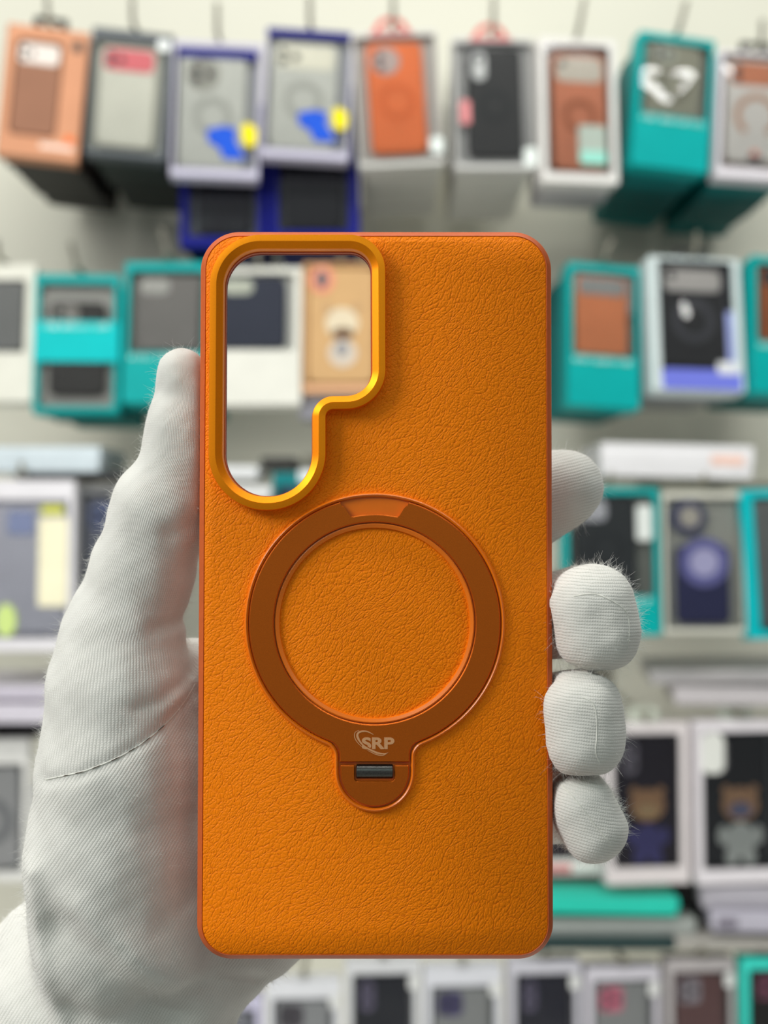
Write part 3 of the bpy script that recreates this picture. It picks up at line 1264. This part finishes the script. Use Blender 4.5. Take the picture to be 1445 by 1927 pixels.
def blob(pr, name, fx, fz, rx, rz, col, y0, y1, parent, n=20):
    bm = bmesh.new()
    c = at(pr, fx, fz)
    plate_xz(bm, [(c[0] + rx * pr[1] * math.cos(2 * PI * i / n), c[1] + rz * pr[1] * math.sin(2 * PI * i / n)) for i in range(n)], y0, y1)
    return mk(name, bm, cmat(col), parent, 32)


def stack(pr, n, col, label, group, step=None, drop=0.0, jit=0.002, shrink=0.0, side=None):
    """boxes hanging behind the front one on the same hook: one shared mesh, each an object"""
    root, w, h, t = pr
    step = step or t + 0.0035
    bm = bmesh.new()
    boxm(bm, -w * .45, 0, 0, w * .45, t, h - shrink, 0.0012)
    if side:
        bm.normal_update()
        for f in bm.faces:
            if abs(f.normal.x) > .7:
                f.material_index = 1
    proto = mk('boxed_phone_case', bm, [cmat(col)] + ([cmat(side)] if side else []), None, 32)
    for i in range(n):
        o = proto if i == 0 else proto.copy()
        if i:
            COL.objects.link(o)
        o.location = root.location + Vector((random.uniform(-jit, jit), (i + 1) * step, drop + random.uniform(-jit, jit)))
        o.rotation_euler = root.rotation_euler
        tag(o, label, 'boxed phone case', group)


def hook(pr, label, front=0.012, up=0.030, lean=0.0, dx=0.0):
    """steel display hook from the wall, over the box tops, tip turned up in front"""
    root, w, h, t = pr
    top = Matrix.Translation(root.location) @ root.rotation_euler.to_matrix().to_4x4() @ Vector((dx, 0, h + 0.006))
    g = empty('display_hook', (top.x, WALL_Y, top.z))
    tag(g, label, 'display hook', 'steel display hooks on the wall')
    bm = bmesh.new()
    yf = top.y - front - WALL_Y
    tube(bm, [(0, -0.002, 0), (0, yf + 0.01, 0), (0, yf + 0.003, 0.002), (lean * .15, yf, 0.008), (lean, yf - 0.004, up)], 0.0032, 8)
    mk('prong', bm, M_hook, g, 50)
    bm = bmesh.new()
    boxm(bm, -0.016, -0.003, -0.024, 0.016, 0.0, 0.024, 0.001)
    mk('base_plate', bm, M_hook, g, 32)


GR = ['boxes on the top row', 'boxes on the second row', 'boxes on the third row', 'boxes on the fourth row', 'boxes on the bottom row']
WHITE, TEAL, BLUE, LILAC = (226, 222, 218), (0, 158, 156), (10, 17, 118), (206, 200, 212)
DKT = (0, 112, 112)

# ---- top row
p = product('brown carton with dark brown case in the top left corner', GR[0], -8, 146, 44, 297, (206, 146, 112), (150, 106, 82), (0.12, 0.16, 0.70, 0.90),
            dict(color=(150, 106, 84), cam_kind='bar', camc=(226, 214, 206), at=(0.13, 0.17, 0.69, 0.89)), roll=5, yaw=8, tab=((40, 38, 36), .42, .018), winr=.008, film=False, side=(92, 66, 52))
sticker(p, 'logo_mark', .80, .84, .92, .92, (70, 72, 70), .004)
sticker(p, 'orange_dot', .80, .135, .93, .19, (240, 120, 60), .004)
patch(p, 'print_line', [(.52, .075), (.92, .075), (.92, .12), (.52, .12)], (236, 206, 190))
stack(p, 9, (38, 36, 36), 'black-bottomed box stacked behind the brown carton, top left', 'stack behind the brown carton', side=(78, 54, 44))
hook(p, 'display hook over the brown carton, leftmost of the top row', up=.034)

p = product('dark grey box with clear case and pink camera, top row', GR[0], 160, 312, 50, 295, (92, 96, 100), (190, 190, 180), (0.04, 0.05, 0.90, 0.90),
            dict(color=(224, 222, 208), cam_kind='bar', camc=(232, 126, 132), at=(0.12, 0.08, 0.82, 0.87)), roll=3.5, yaw=8)
sticker(p, 'white_seal', .80, .86, .96, .95, (236, 238, 236), .005)
c_ = at(p, .12, .08); d_ = at(p, .82, .83)
stack(p, 9, (42, 50, 48), 'dark grey box stacked behind the clear case with pink camera', 'stack behind the pink camera case')
hook(p, 'display hook over the dark grey box with pink camera case', up=.042)


def blue_box(x0, x1, y0, y1, label, roll, cam_kind, camc):
    p = product(label, GR[0], x0, x1, y0, y1, (190, 186, 204), (172, 172, 176), (0.035, 0.07, 0.96, 0.95),
                dict(color=(208, 208, 200), cam_kind=cam_kind, camc=camc, ringc=(184, 184, 176), ring_r=.30, at=(0.08, 0.07, 0.84, 0.90)), roll=roll, yaw=4)
    patch(p, 'top_band', [(.05, .88), (.95, .88), (.95, .94), (.05, .94)] if cam_kind == 'round' else [(.02, .94), (.98, .94), (.98, 1.0), (.02, 1.0)], BLUE)
    patch(p, 'blue_sticker', [(.40, .35), (.60, .38), (.74, .36), (.72, .28), (.86, .14), (.60, .14), (.54, .22), (.42, .26)], (28, 84, 205))
    patch(p, 'yellow_sticker', [(.78, .36), (.84, .41), (.90, .40), (.97, .36), (.96, .25), (.88, .23), (.82, .26)], (240, 222, 20), y=-0.001)
    return p


p = blue_box(320, 486, 72, 334, 'clear box with blue sticker and round camera case, third from left', 1.5, 'round', (168, 166, 156))
q = product('blue box with black case hanging lower, behind the third top-row box', GR[0], 338, 500, 190, 466, BLUE, (96, 98, 110), (0.10, 0.08, 0.90, 0.62),
            dict(color=(28, 28, 36), cam_kind='none', at=(0.20, 0.10, 0.82, 0.60)), roll=0, D=DF + .045)
stack(q, 6, (30, 38, 112), 'blue box stacked behind the lower blue box, left of the pair', 'blue stack left')
hook(p, 'display hook over the clear box with round camera case', up=.036)
p = blue_box(490, 656, 50, 298, 'clear box with blue sticker and wide camera case, fourth from left', 2.5, 'bar', (236, 232, 214))
q = product('blue box with black case hanging lower, behind the fourth top-row box', GR[0], 506, 676, 150, 448, BLUE, (70, 72, 80), (0.10, 0.05, 0.88, 0.50),
            dict(color=(30, 31, 36), cam_kind='none', at=(0.18, 0.06, 0.80, 0.49)), roll=0, D=DF + .045)
patch(q, 'pale_print', [(.38, .535), (.56, .535), (.56, .575), (.38, .575)], (150, 140, 160))
stack(q, 6, (30, 38, 112), 'blue box stacked behind the lower blue box, right of the pair', 'blue stack right')
hook(p, 'display hook over the clear box with wide camera case', up=.03)


def red_hanger(p):
    root, w, h, t = p
    o = disc('red_hanger', -0.02 * w, h, .21 * w, t * .3, t * .3 + .002, cmat((226, 96, 88)), root, .15 * w, 24, 0, PI)
    patch(p, 'red_header', [(.22, .975), (.72, .975), (.72, 1.0), (.22, 1.0)], (206, 120, 124))


p = product('clear pack with bright orange case and red hanger, top row', GR[0], 676, 838, 52, 312, (205, 203, 198), (196, 192, 186), (0.03, 0.04, 0.97, 0.96),
            dict(color=(240, 130, 76), cam_kind='round', camc=(196, 176, 170), lens=2, ringc=(228, 116, 62), ring_r=.34, at=(0.16, 0.10, 0.82, 0.92)), roll=-3.5, yaw=3)
red_hanger(p)
sticker(p, 'white_label', .84, .08, 1.0, .20, (226, 232, 228), .004)
stack(p, 9, (200, 197, 190), 'pale pack stacked behind the bright orange case', 'stack behind the orange case pack')
hook(p, 'display hook over the red-hanger pack with orange case', up=.034)
p = product('clear pack with charcoal case and red hanger, top row', GR[0], 856, 1012, 64, 318, (205, 203, 200), (190, 188, 186), (0.03, 0.04, 0.97, 0.96),
            dict(color=(66, 66, 66), cam_kind='pill', camc=(226, 226, 224), lens=1, ringc=(56, 58, 58), ring_r=.30, at=(0.17, 0.10, 0.84, 0.92)), roll=-1, yaw=4)
red_hanger(p)
sticker(p, 'red_print', .08, .34, .20, .52, (220, 140, 142), .003)
sticker(p, 'white_label', .84, .02, 1.0, .16, (226, 232, 228), .004)
stack(p, 9, (208, 205, 198), 'pale pack stacked behind the charcoal case', 'stack behind the charcoal case pack')
hook(p, 'display hook over the red-hanger pack with charcoal case', up=.038)

p = product('white box with tan orange ring case, left of the teal top-row box', GR[0], 1018, 1168, 66, 344, WHITE, (150, 126, 116), (0.08, 0.07, 0.90, 0.95),
            dict(color=(224, 144, 110), cam_kind='bar', camc=(222, 212, 198), lens=1, ringc=(186, 112, 78), ring_r=.32, at=(0.16, 0.09, 0.86, 0.90)), roll=0, yaw=10, t=.03)
sticker(p, 'print_block', .48, .13, .84, .40, (168, 178, 168), .004)
sticker(p, 'mint_label', .50, .13, .84, .22, (150, 214, 198), .003, y=-0.0009)
stack(p, 3, (190, 186, 188), 'white box stacked right behind the tan orange case box', 'white stack behind the tan case box', step=.034)
hook(p, 'display hook over the white box with tan orange case', up=.038, lean=.006)


def teal_box(label, g, x0, x1, y0, y1, case, band=(0.0, 0.34), win_top=.94, roll=0, yaw=8, tab=None, words=(5, 8, 4), film=True):
    p = product(label, g, x0, x1, y0, y1, TEAL, (150, 152, 144), (0.07, band[1], 0.93, win_top), case, roll=roll, yaw=yaw, tab=tab, t=.03, film=film)
    a, b = at(p, .08, band[1] - .055), at(p, .92, band[1] - .02)
    glyph_row('lettering', a[0], b[0], a[1], b[1] - a[1], -0.0001, M_glyph, p[0], words)
    return p


p = teal_box('teal box with beige grey case and crinkled film, top row right', GR[0], 1186, 1336, 58, 318,
             dict(color=(166, 164, 146), cam_kind='square', camc=(190, 192, 178), ringc=(140, 138, 122), at=(.12, .36, .84, .93)), band=(0, .40), roll=5, yaw=9, film='crinkle')
stack(p, 9, DKT, 'teal box stacked behind the crinkled teal box, top row', 'teal stack on the top row')
hook(p, 'display hook over the teal top-row box', up=.03, lean=.006)
p = product('white box with copper framed clear case in the top right corner', GR[0], 1346, 1496, 92, 336, (222, 216, 222), (190, 170, 160), (0.05, 0.08, 0.95, 0.97),
            dict(color=(232, 226, 220), cam_kind='bar', camc=(214, 140, 106), lens=2, ringc=(206, 166, 142), ring_r=.36, open_ring=True, at=(0.10, 0.12, 0.90, 0.94)), film='crinkle', roll=3, yaw=4, tab=((48, 46, 46), .42, .018), t=.03)
sticker(p, 'dark_label', .40, .14, .58, .18, (52, 44, 50), .002)
sticker(p, 'red_mark', .44, .18, .52, .22, (206, 130, 110), .002)
stack(p, 9, DKT, 'teal box stacked behind the copper framed case box', 'teal stack in the top right corner')
hook(p, 'display hook over the copper framed case box, top right', up=.028)

# ---- second row
p = product('white box with grey case at the left edge, second row', GR[1], -80, 60, 486, 756, (220, 218, 206), (150, 150, 146), (0.10, 0.36, 0.86, 0.88),
            dict(color=(134, 134, 132), cam_kind='none', at=(0.14, 0.37, 0.84, 0.88)), yaw=2)
hook(p, 'display hook over the white box at the left edge, second row', up=.02)
p = product('teal box with two windows showing a black case, second row left', GR[1], 62, 222, 506, 775, TEAL, (178, 176, 170), (0.07, 0.04, 0.93, 0.93),
            dict(color=(66, 64, 62), cam_kind='square', camc=(150, 146, 140), lens=2, at=(0.18, 0.13, 0.84, 0.80)), yaw=6)
o = patch(p, 'teal_band', [(.0, .36), (1, .36), (1, .655), (0, .655)], (0, 186, 188))
a, b = at(p, .10, .60), at(p, .90, .635)
glyph_row('lettering', a[0], b[0], a[1], b[1] - a[1], -0.0008, M_glyph, p[0], (4, 8, 4))
stack(p, 5, (20, 124, 122), 'teal box stacked behind the two-window teal box', 'stack behind the two-window teal box', step=.045)
hook(p, 'display hook over the two-window teal box', up=.03, lean=-.006)
p = teal_box('teal box with grey case, directly above the gloved thumb', GR[1], 228, 392, 482, 758,
             dict(color=(136, 132, 128), cam_kind='square', camc=(190, 188, 182), lens=0, at=(.14, .37, .88, .90)), band=(0, .36), win_top=.93, yaw=0, words=(4, 8))
stack(p, 5, (20, 124, 122), 'teal box stacked behind the teal box above the thumb', 'stack behind the teal box above the thumb', step=.045)
hook(p, 'display hook over the teal box above the thumb', up=.032, lean=-.006)
p = product('white box with navy case, seen through the camera opening', GR[1], 398, 566, 492, 762, (222, 220, 210), (226, 224, 216), (0.06, 0.40, 0.92, 0.95),
            dict(color=(62, 66, 82), cam_kind='square', camc=(214, 216, 200), lens=0, at=(0.05, 0.41, 0.82, 0.93)), yaw=0)
hook(p, 'display hook over the white box seen through the camera opening', up=.02)
p = product('brown kraft box with bear picture case, seen through the camera opening', GR[1], 568, 712, 484, 738, (190, 146, 100), (196, 156, 110), (0.06, 0.05, 0.96, 0.97),
            dict(color=(200, 160, 112), cam_kind='none', at=(0.07, 0.07, 0.95, 0.96)), yaw=0, film=False)
pc = [c for c in p[0].children if c.name.startswith('phone_case_shell')][0]
yb2 = p[3] * .04
blob(p, 'camera_ring', .25, .87, .17, .20, (226, 146, 118), yb2 - .001, yb2 + .0004, pc)
blob(p, 'lens', .25, .87, .075, .12, (92, 94, 100), yb2 - .0018, yb2, pc)
for ex_, ez_ in ((.33, .645), (.71, .65)):
    blob(p, 'bear_ear', ex_, ez_, .055, .055, (184, 150, 112), yb2 - .0008, yb2 + .0004, pc)
blob(p, 'bear_head', .52, .53, .22, .21, (218, 202, 174), yb2 - .0012, yb2 + .0004, pc)
blob(p, 'bear_muzzle', .53, .45, .14, .075, (104, 74, 52), yb2 - .0018, yb2, pc)
blob(p, 'bear_body', .53, .30, .19, .19, (208, 194, 178), yb2 - .0008, yb2 + .0004, pc)
blob(p, 'bear_shirt', .52, .33, .09, .10, (150, 148, 150), yb2 - .0014, yb2, pc)
sticker(p, 'peach_strip', .02, .0, .98, .055, (228, 176, 136), .002)
hook(p, 'display hook over the brown kraft bear box', up=.02)
bm = bmesh.new()
boxm(bm, -.055, 0, 0, .055, .10, .028, .001)
o = mk('flat_carton', bm, cmat((170, 168, 178)), None)
o.location = P(650, 786, DF - DC - .0 + .02)
tag(o, 'grey carton lying flat below the brown kraft bear box', 'carton', 'flat cartons')

p = teal_box('teal box with small orange case, right beside the orange phone case', GR[1], 1066, 1208, 486, 766,
             dict(color=(236, 148, 100), cam_kind='bar', camc=(168, 168, 166), lens=0, at=(.10, .36, .84, .92)), band=(0, .36), roll=3, yaw=10)
a = patch(p, 'grey_top', [(.08, .70), (.92, .66), (.92, .92), (.08, .94)], (150, 152, 152), y=.004)
stack(p, 5, DKT, 'teal box stacked behind the small orange case box', 'stack behind the small orange case box', step=.045)
hook(p, 'display hook over the teal box with small orange case', up=.022, lean=.008)
p = product('silver box with black ring case and violet base, second row right', GR[1], 1226, 1408, 474, 736, (206, 216, 216), (92, 92, 100), (0.10, 0.08, 0.90, 0.97),
            dict(color=(56, 56, 58), cam_kind='bar', camc=(206, 200, 196), lens=1, ringc=(84, 84, 90), ring_r=.34, at=(0.12, 0.18, 0.82, 0.93)), film='crinkle', roll=1, yaw=9, t=.034, tab=((52, 50, 50), .36, .016))
sticker(p, 'violet_base', .10, .01, .96, .16, (112, 120, 214), .002)
sticker(p, 'white_label', .70, .13, .94, .22, (220, 220, 224), .003, y=-.0009)
sticker(p, 'violet_edge', .82, .16, .90, .60, (150, 158, 210), .002)
stack(p, 5, (176, 178, 180), 'silver box stacked behind the black ring case box', 'stack behind the black ring case box', step=.045)
hook(p, 'display hook over the silver box with black ring case', up=.022)
p = teal_box('teal box with brown orange case at the right edge, second row', GR[1], 1414, 1562, 474, 742,
             dict(color=(186, 108, 62), cam_kind='bar', camc=(84, 82, 82), lens=1, at=(.10, .36, .84, .93)), band=(0, .38), roll=3, yaw=9)
stack(p, 5, DKT, 'teal box stacked behind the brown orange case box', 'stack behind the brown orange case box', step=.045)
hook(p, 'display hook over the teal box at the right edge, second row', up=.03, lean=.012)


def flat(label, x0, x1, y0, y1, col, D=DF, depth=.17, yaw=0, mark=None, roll=0):
    """carton lying flat, its long edge towards the camera"""
    sc = D / F
    w, h = (x1 - x0) * sc, (y1 - y0) * sc
    base = P((x0 + x1) / 2, y1, D - DC)
    root = empty('flat_carton', base, (0, math.radians(roll), math.radians(yaw)))
    tag(root, label, 'carton', 'flat cartons')
    bm = bmesh.new()
    boxm(bm, -w / 2, 0, 0, w / 2, depth, h, .0015)
    mk('tray', bm, cmat(col), root)
    bm = bmesh.new()
    boxm(bm, -w / 2 - .001, -.001, h * .42, w / 2 + .001, depth + .001, h + .001, .0012)
    mk('lid', bm, cmat(tuple(min(255, c + 6) for c in col)), root)
    if mark:
        f0, f1, g0, g1, mc = mark
        bm = bmesh.new()
        boxm(bm, -w / 2 + f0 * w, -.0016, g0 * h, -w / 2 + f1 * w, -.0005, g1 * h)
        mk('printed_mark', bm, cmat(mc), root)
    return root


# ---- third row
flat('pale blue carton lying flat on the left third-row boxes', -40, 186, 842, 888, (206, 216, 222), D=DF + .02)
flat('dark carton lying under the pale blue flat carton', 30, 250, 890, 904, (58, 58, 60), D=DF + .03)
p = product('white printed box with pale yellow strip, third row left edge', GR[2], -60, 136, 902, 1226, (228, 224, 228), (214, 212, 224), (0.08, 0.08, 0.94, 0.88),
            dict(color=(216, 214, 226), cam_kind='none', at=(0.10, 0.10, 0.92, 0.86)), yaw=2, tilt=4)
sticker(p, 'yellow_strip', .66, .26, .94, .78, (246, 238, 206), .003)
sticker(p, 'yellow_mark', .68, .80, .90, .85, (214, 214, 90), .003)
sticker(p, 'blue_grey_patch', .36, .68, .62, .82, (120, 128, 160), .004)
blob(p, 'lime_dot', .36, .18, .10, .16, (206, 226, 140), -.001, 0, p[0])
p = product('narrow grey clear box between yellow strip box and glove, third row', GR[2], 142, 290, 912, 1190, (140, 140, 142), (150, 150, 156), (0.06, 0.05, 0.94, 0.94),
            dict(color=(120, 122, 136), cam_kind='bar', camc=(120, 130, 170), at=(0.12, 0.10, 0.86, 0.90)), yaw=2, tilt=4, D=DF + .03)
flat('white carton lying flat, seen low in the camera opening', 398, 484, 878, 902, (226, 226, 226), D=DF)
flat('white carton lying flat, lowest in the camera opening', 420, 508, 916, 940, (222, 222, 222), D=DF - .03)
flat('dark carton seen low in the camera opening', 492, 556, 862, 884, (66, 64, 62), D=DF + .04, depth=.12)
p = product('teal box seen at the bottom of the camera opening', GR[2], 512, 640, 888, 1150, (24, 120, 124), (90, 110, 130), (0.08, 0.08, 0.92, 0.90),
            dict(color=(84, 98, 128), cam_kind='none'), yaw=0, tilt=4)
sticker(p, 'white_label', .38, .93, .76, 1.02, (226, 230, 232), .003)

flat('white carton lying flat with faint orange print, third row right', 1132, 1416, 838, 898, (222, 220, 222), D=DF + .005, roll=1.5, mark=(.72, .94, .42, .72, (238, 200, 186)))
p = teal_box('teal framed box with dark case, behind the gloved index finger', GR[2], 1060, 1246, 916, 1196,
             dict(color=(62, 66, 68), cam_kind='square', camc=(222, 220, 226), lens=1, ringc=(54, 58, 60), ring_r=.32, at=(.14, .27, .76, .94)), band=(0, .27), win_top=.95, yaw=2, words=(3, 6))
sticker(p, 'white_label', .76, .64, .92, .88, (214, 218, 214), .004)
p = product('clear beige box with navy ring stand case, third row right', GR[2], 1250, 1404, 924, 1192, (206, 204, 192), (206, 204, 194), (0.04, 0.04, 0.96, 0.95),
            dict(color=(64, 66, 116), cam_kind='none', at=(0.16, 0.07, 0.82, 0.62)), yaw=1, tilt=4)
yq = p[3] * .04
blob(p, 'camera_island', .32, .82, .22, .22, (86, 90, 132), yq - .001, yq + .004, p[0])
blob(p, 'camera_lens', .33, .82, .13, .13, (140, 136, 128), yq - .002, yq, p[0])
c0 = at(p, .50, .50)
disc('stand_ring', c0[0], c0[1], .30 * p[1], yq - .003, yq, cmat((88, 88, 134)), p[0], .18 * p[1])
disc('stand_disc', c0[0], c0[1], .175 * p[1], yq - .002, yq, cmat((146, 144, 176)), p[0])
p = product('bright teal box at the right edge, third row', GR[2], 1408, 1560, 918, 1200, (6, 178, 184), (150, 160, 160), (0.16, 0.06, 0.92, 0.94),
            dict(color=(150, 152, 150), cam_kind='none'), yaw=6, roll=-2)

# ---- fourth row
flat('pale lilac carton lying flat at the left edge, upper of two', -90, 120, 1292, 1318, (206, 200, 210), D=DF + .02)
flat('pale lilac carton lying flat at the left edge, lower of two', -90, 112, 1334, 1362, (212, 206, 216), D=DF - .02)
p = product('white box with ring case at the left edge, fourth row', GR[3], -100, 52, 1392, 1660, (222, 220, 216), (170, 170, 172), (0.10, 0.08, 0.92, 0.82),
            dict(color=(192, 190, 190), cam_kind='none', ringc=(150, 150, 152), ring_r=.40, at=(0.14, 0.10, 0.88, 0.80)), yaw=2, tilt=2)
p = product('pale grey box partly hidden by the glove, fourth row left', GR[3], 54, 200, 1480, 1740, (212, 212, 216), (196, 196, 200), (0.10, 0.08, 0.92, 0.92),
            dict(color=(200, 200, 204), cam_kind='none'), yaw=2, tilt=2, D=DF + .05)
flat('grey carton lying flat on the fourth-row boxes, upper of two', 1226, 1500, 1262, 1288, (176, 172, 172), D=DF + .03, yaw=-6, roll=-1)
flat('grey carton lying flat on the fourth-row boxes, lower of two', 1272, 1520, 1300, 1328, (188, 182, 184), D=DF, yaw=-6)
p = product('white box with red label, half hidden behind the gloved fingers', GR[3], 990, 1132, 1376, 1648, WHITE, (70, 62, 72), (0.10, 0.12, 0.90, 0.90),
            dict(color=(58, 50, 58), cam_kind='none'), yaw=2, tilt=2, D=DF + .04)
sticker(p, 'red_label', .20, .025, .60, .075, (214, 110, 112), .002)


def animal(p, furc, bodyc, facec, bodyname, headname):
    pc = [c for c in p[0].children if c.name.startswith('phone_case_shell')][0]
    yq = p[3] * .04
    for s in (-1, 1):
        blob(p, 'picture_ear', .50 + s * .16, .575, .05, .06, furc, yq - .0006, yq + .0004, pc)
        blob(p, 'picture_leg', .50 + s * .10, .17, .075, .10, bodyc, yq - .0006, yq + .0004, pc)
        blob(p, 'picture_arm', .50 + s * .20, .30, .06, .11, bodyc, yq - .0006, yq + .0004, pc)
    blob(p, headname, .50, .49, .21, .19, furc, yq - .0010, yq + .0004, pc)
    blob(p, 'picture_face', .50, .455, .13, .085, facec, yq - .0016, yq, pc)
    blob(p, bodyname, .50, .27, .17, .20, bodyc, yq - .0008, yq + .0004, pc)


p = product('white box with dark purple tiger picture case, fourth row', GR[3], 1140, 1300, 1362, 1664, (214, 206, 206), (120, 112, 116), (0.10, 0.11, 0.88, 0.93),
            dict(color=(46, 38, 52), cam_kind='pill', camc=(160, 150, 164), lens=2, at=(0.13, 0.12, 0.85, 0.92)), yaw=5, tilt=2, tab=((198, 204, 190), .36, .017), t=.032)
animal(p, (196, 150, 112), (84, 80, 140), (116, 98, 74), 'picture_jacket', 'picture_head')
p = product('white box with black case of a dog in white suit, fourth row right', GR[3], 1310, 1480, 1358, 1664, (222, 216, 220), (96, 98, 100), (0.08, 0.10, 0.92, 0.93),
            dict(color=(44, 46, 50), cam_kind='pill', camc=(176, 168, 172), lens=1, at=(0.10, 0.12, 0.82, 0.92)), yaw=6, tilt=2, tab=((208, 216, 202), .36, .017), t=.032)
animal(p, (206, 160, 124), (214, 216, 212), (70, 72, 90), 'picture_suit', 'picture_head')
sticker(p, 'white_tag', .06, .68, .32, .93, (218, 218, 212), .010)

# ---- flat cartons over the bottom row
flat('bright teal carton lying flat above the bottom row, right of the orange case', 1000, 1276, 1690, 1722, (40, 190, 168), D=DF, roll=1, depth=.065)
flat('grey carton lying flat under the bright teal carton', 990, 1308, 1730, 1764, (150, 154, 150), D=DF + .01)
flat('dark green carton lying flat above the bottom row', 1000, 1270, 1766, 1789, (40, 58, 58), D=DF)
flat('grey lilac carton lying flat beside the black gap, bottom right', 1322, 1560, 1672, 1712, (168, 164, 172), D=DF, yaw=-4)
flat('grey lilac carton with dark print, second in the bottom right pile', 1340, 1560, 1718, 1756, (178, 174, 186), D=DF - .01, yaw=-4, mark=(.05, .22, .25, .7, (112, 106, 118)))
flat('grey beige carton lowest in the bottom right pile', 1250, 1560, 1766, 1789, (160, 156, 150), D=DF, yaw=-3)

flat('black carton on end of the bright teal carton, before the grey lilac pile', 1272, 1316, 1668, 1726, (30, 28, 28), D=DF + .05, depth=.12)
flat('black carton lying above the bright teal carton, below the red label box', 1000, 1266, 1662, 1688, (32, 28, 28), D=DF + .07, depth=.12)
flat('black carton lying under the pale lilac cartons at the left edge', -90, 104, 1366, 1388, (34, 32, 34), D=DF + .03, depth=.12)

# ---- bottom row
ROW5 = [
    ('lilac edged box beside the glove, leftmost of the bottom row', 350, 494, 1880, (196, 192, 214), (160, 158, 170), (150, 150, 158), 'none', None),
    ('white topped box with grey camera case, bottom row beside the glove', 500, 642, 1848, (214, 214, 218), (164, 164, 168), (170, 170, 172), 'square', (96, 90, 98)),
    ('box with black case directly under the orange phone case, bottom row', 650, 792, 1812, (204, 204, 206), (150, 150, 154), (40, 42, 52), 'pill', (120, 112, 138)),
    ('white topped clear case box with navy camera, bottom row', 798, 946, 1824, (206, 206, 212), (160, 162, 160), (166, 166, 166), 'square', (92, 86, 130)),
    ('box with navy black case left of the pink camera, bottom row', 958, 1096, 1812, (190, 188, 196), (130, 128, 134), (40, 40, 56), 'pill', (120, 112, 138)),
    ('clear case box with pink camera, bottom row', 1104, 1246, 1824, (196, 192, 200), (158, 158, 160), (172, 172, 172), 'square', (240, 140, 165)),
    ('box with reddish brown case and grey camera, bottom row', 1256, 1388, 1808, (170, 164, 164), (112, 104, 104), (124, 88, 88), 'square', (176, 166, 174)),
]
for i, (lb, xa, xb, yt_, cc_, ins_, col_, kind_, cm_) in enumerate(ROW5):
    p = product(lb, GR[4], xa, xb, yt_, yt_ + 268, cc_, ins_, (0.10, 0.06, 0.90, 0.87 if i in (1, 3) else .91),
                dict(color=col_, cam_kind=kind_, camc=cm_ or (100, 100, 100), at=(0.13, 0.07, 0.84, 0.86 if i in (1, 3) else .90)), yaw=2 + i * .6, tilt=2, t=.03)
    if i > 0:
        sticker(p, 'white_seal', .84, .80, .99, .90, (214, 214, 212), .004)
p = product('teal framed box with black case in the bottom right corner', GR[4], 1398, 1540, 1806, 2074, (60, 206, 190), (40, 34, 36), (0.10, 0.06, 0.92, 0.92),
            dict(color=(30, 26, 28), cam_kind='square', camc=(150, 84, 110)), yaw=4, tilt=2, tab=((150, 150, 148), .5, .012), t=.03)
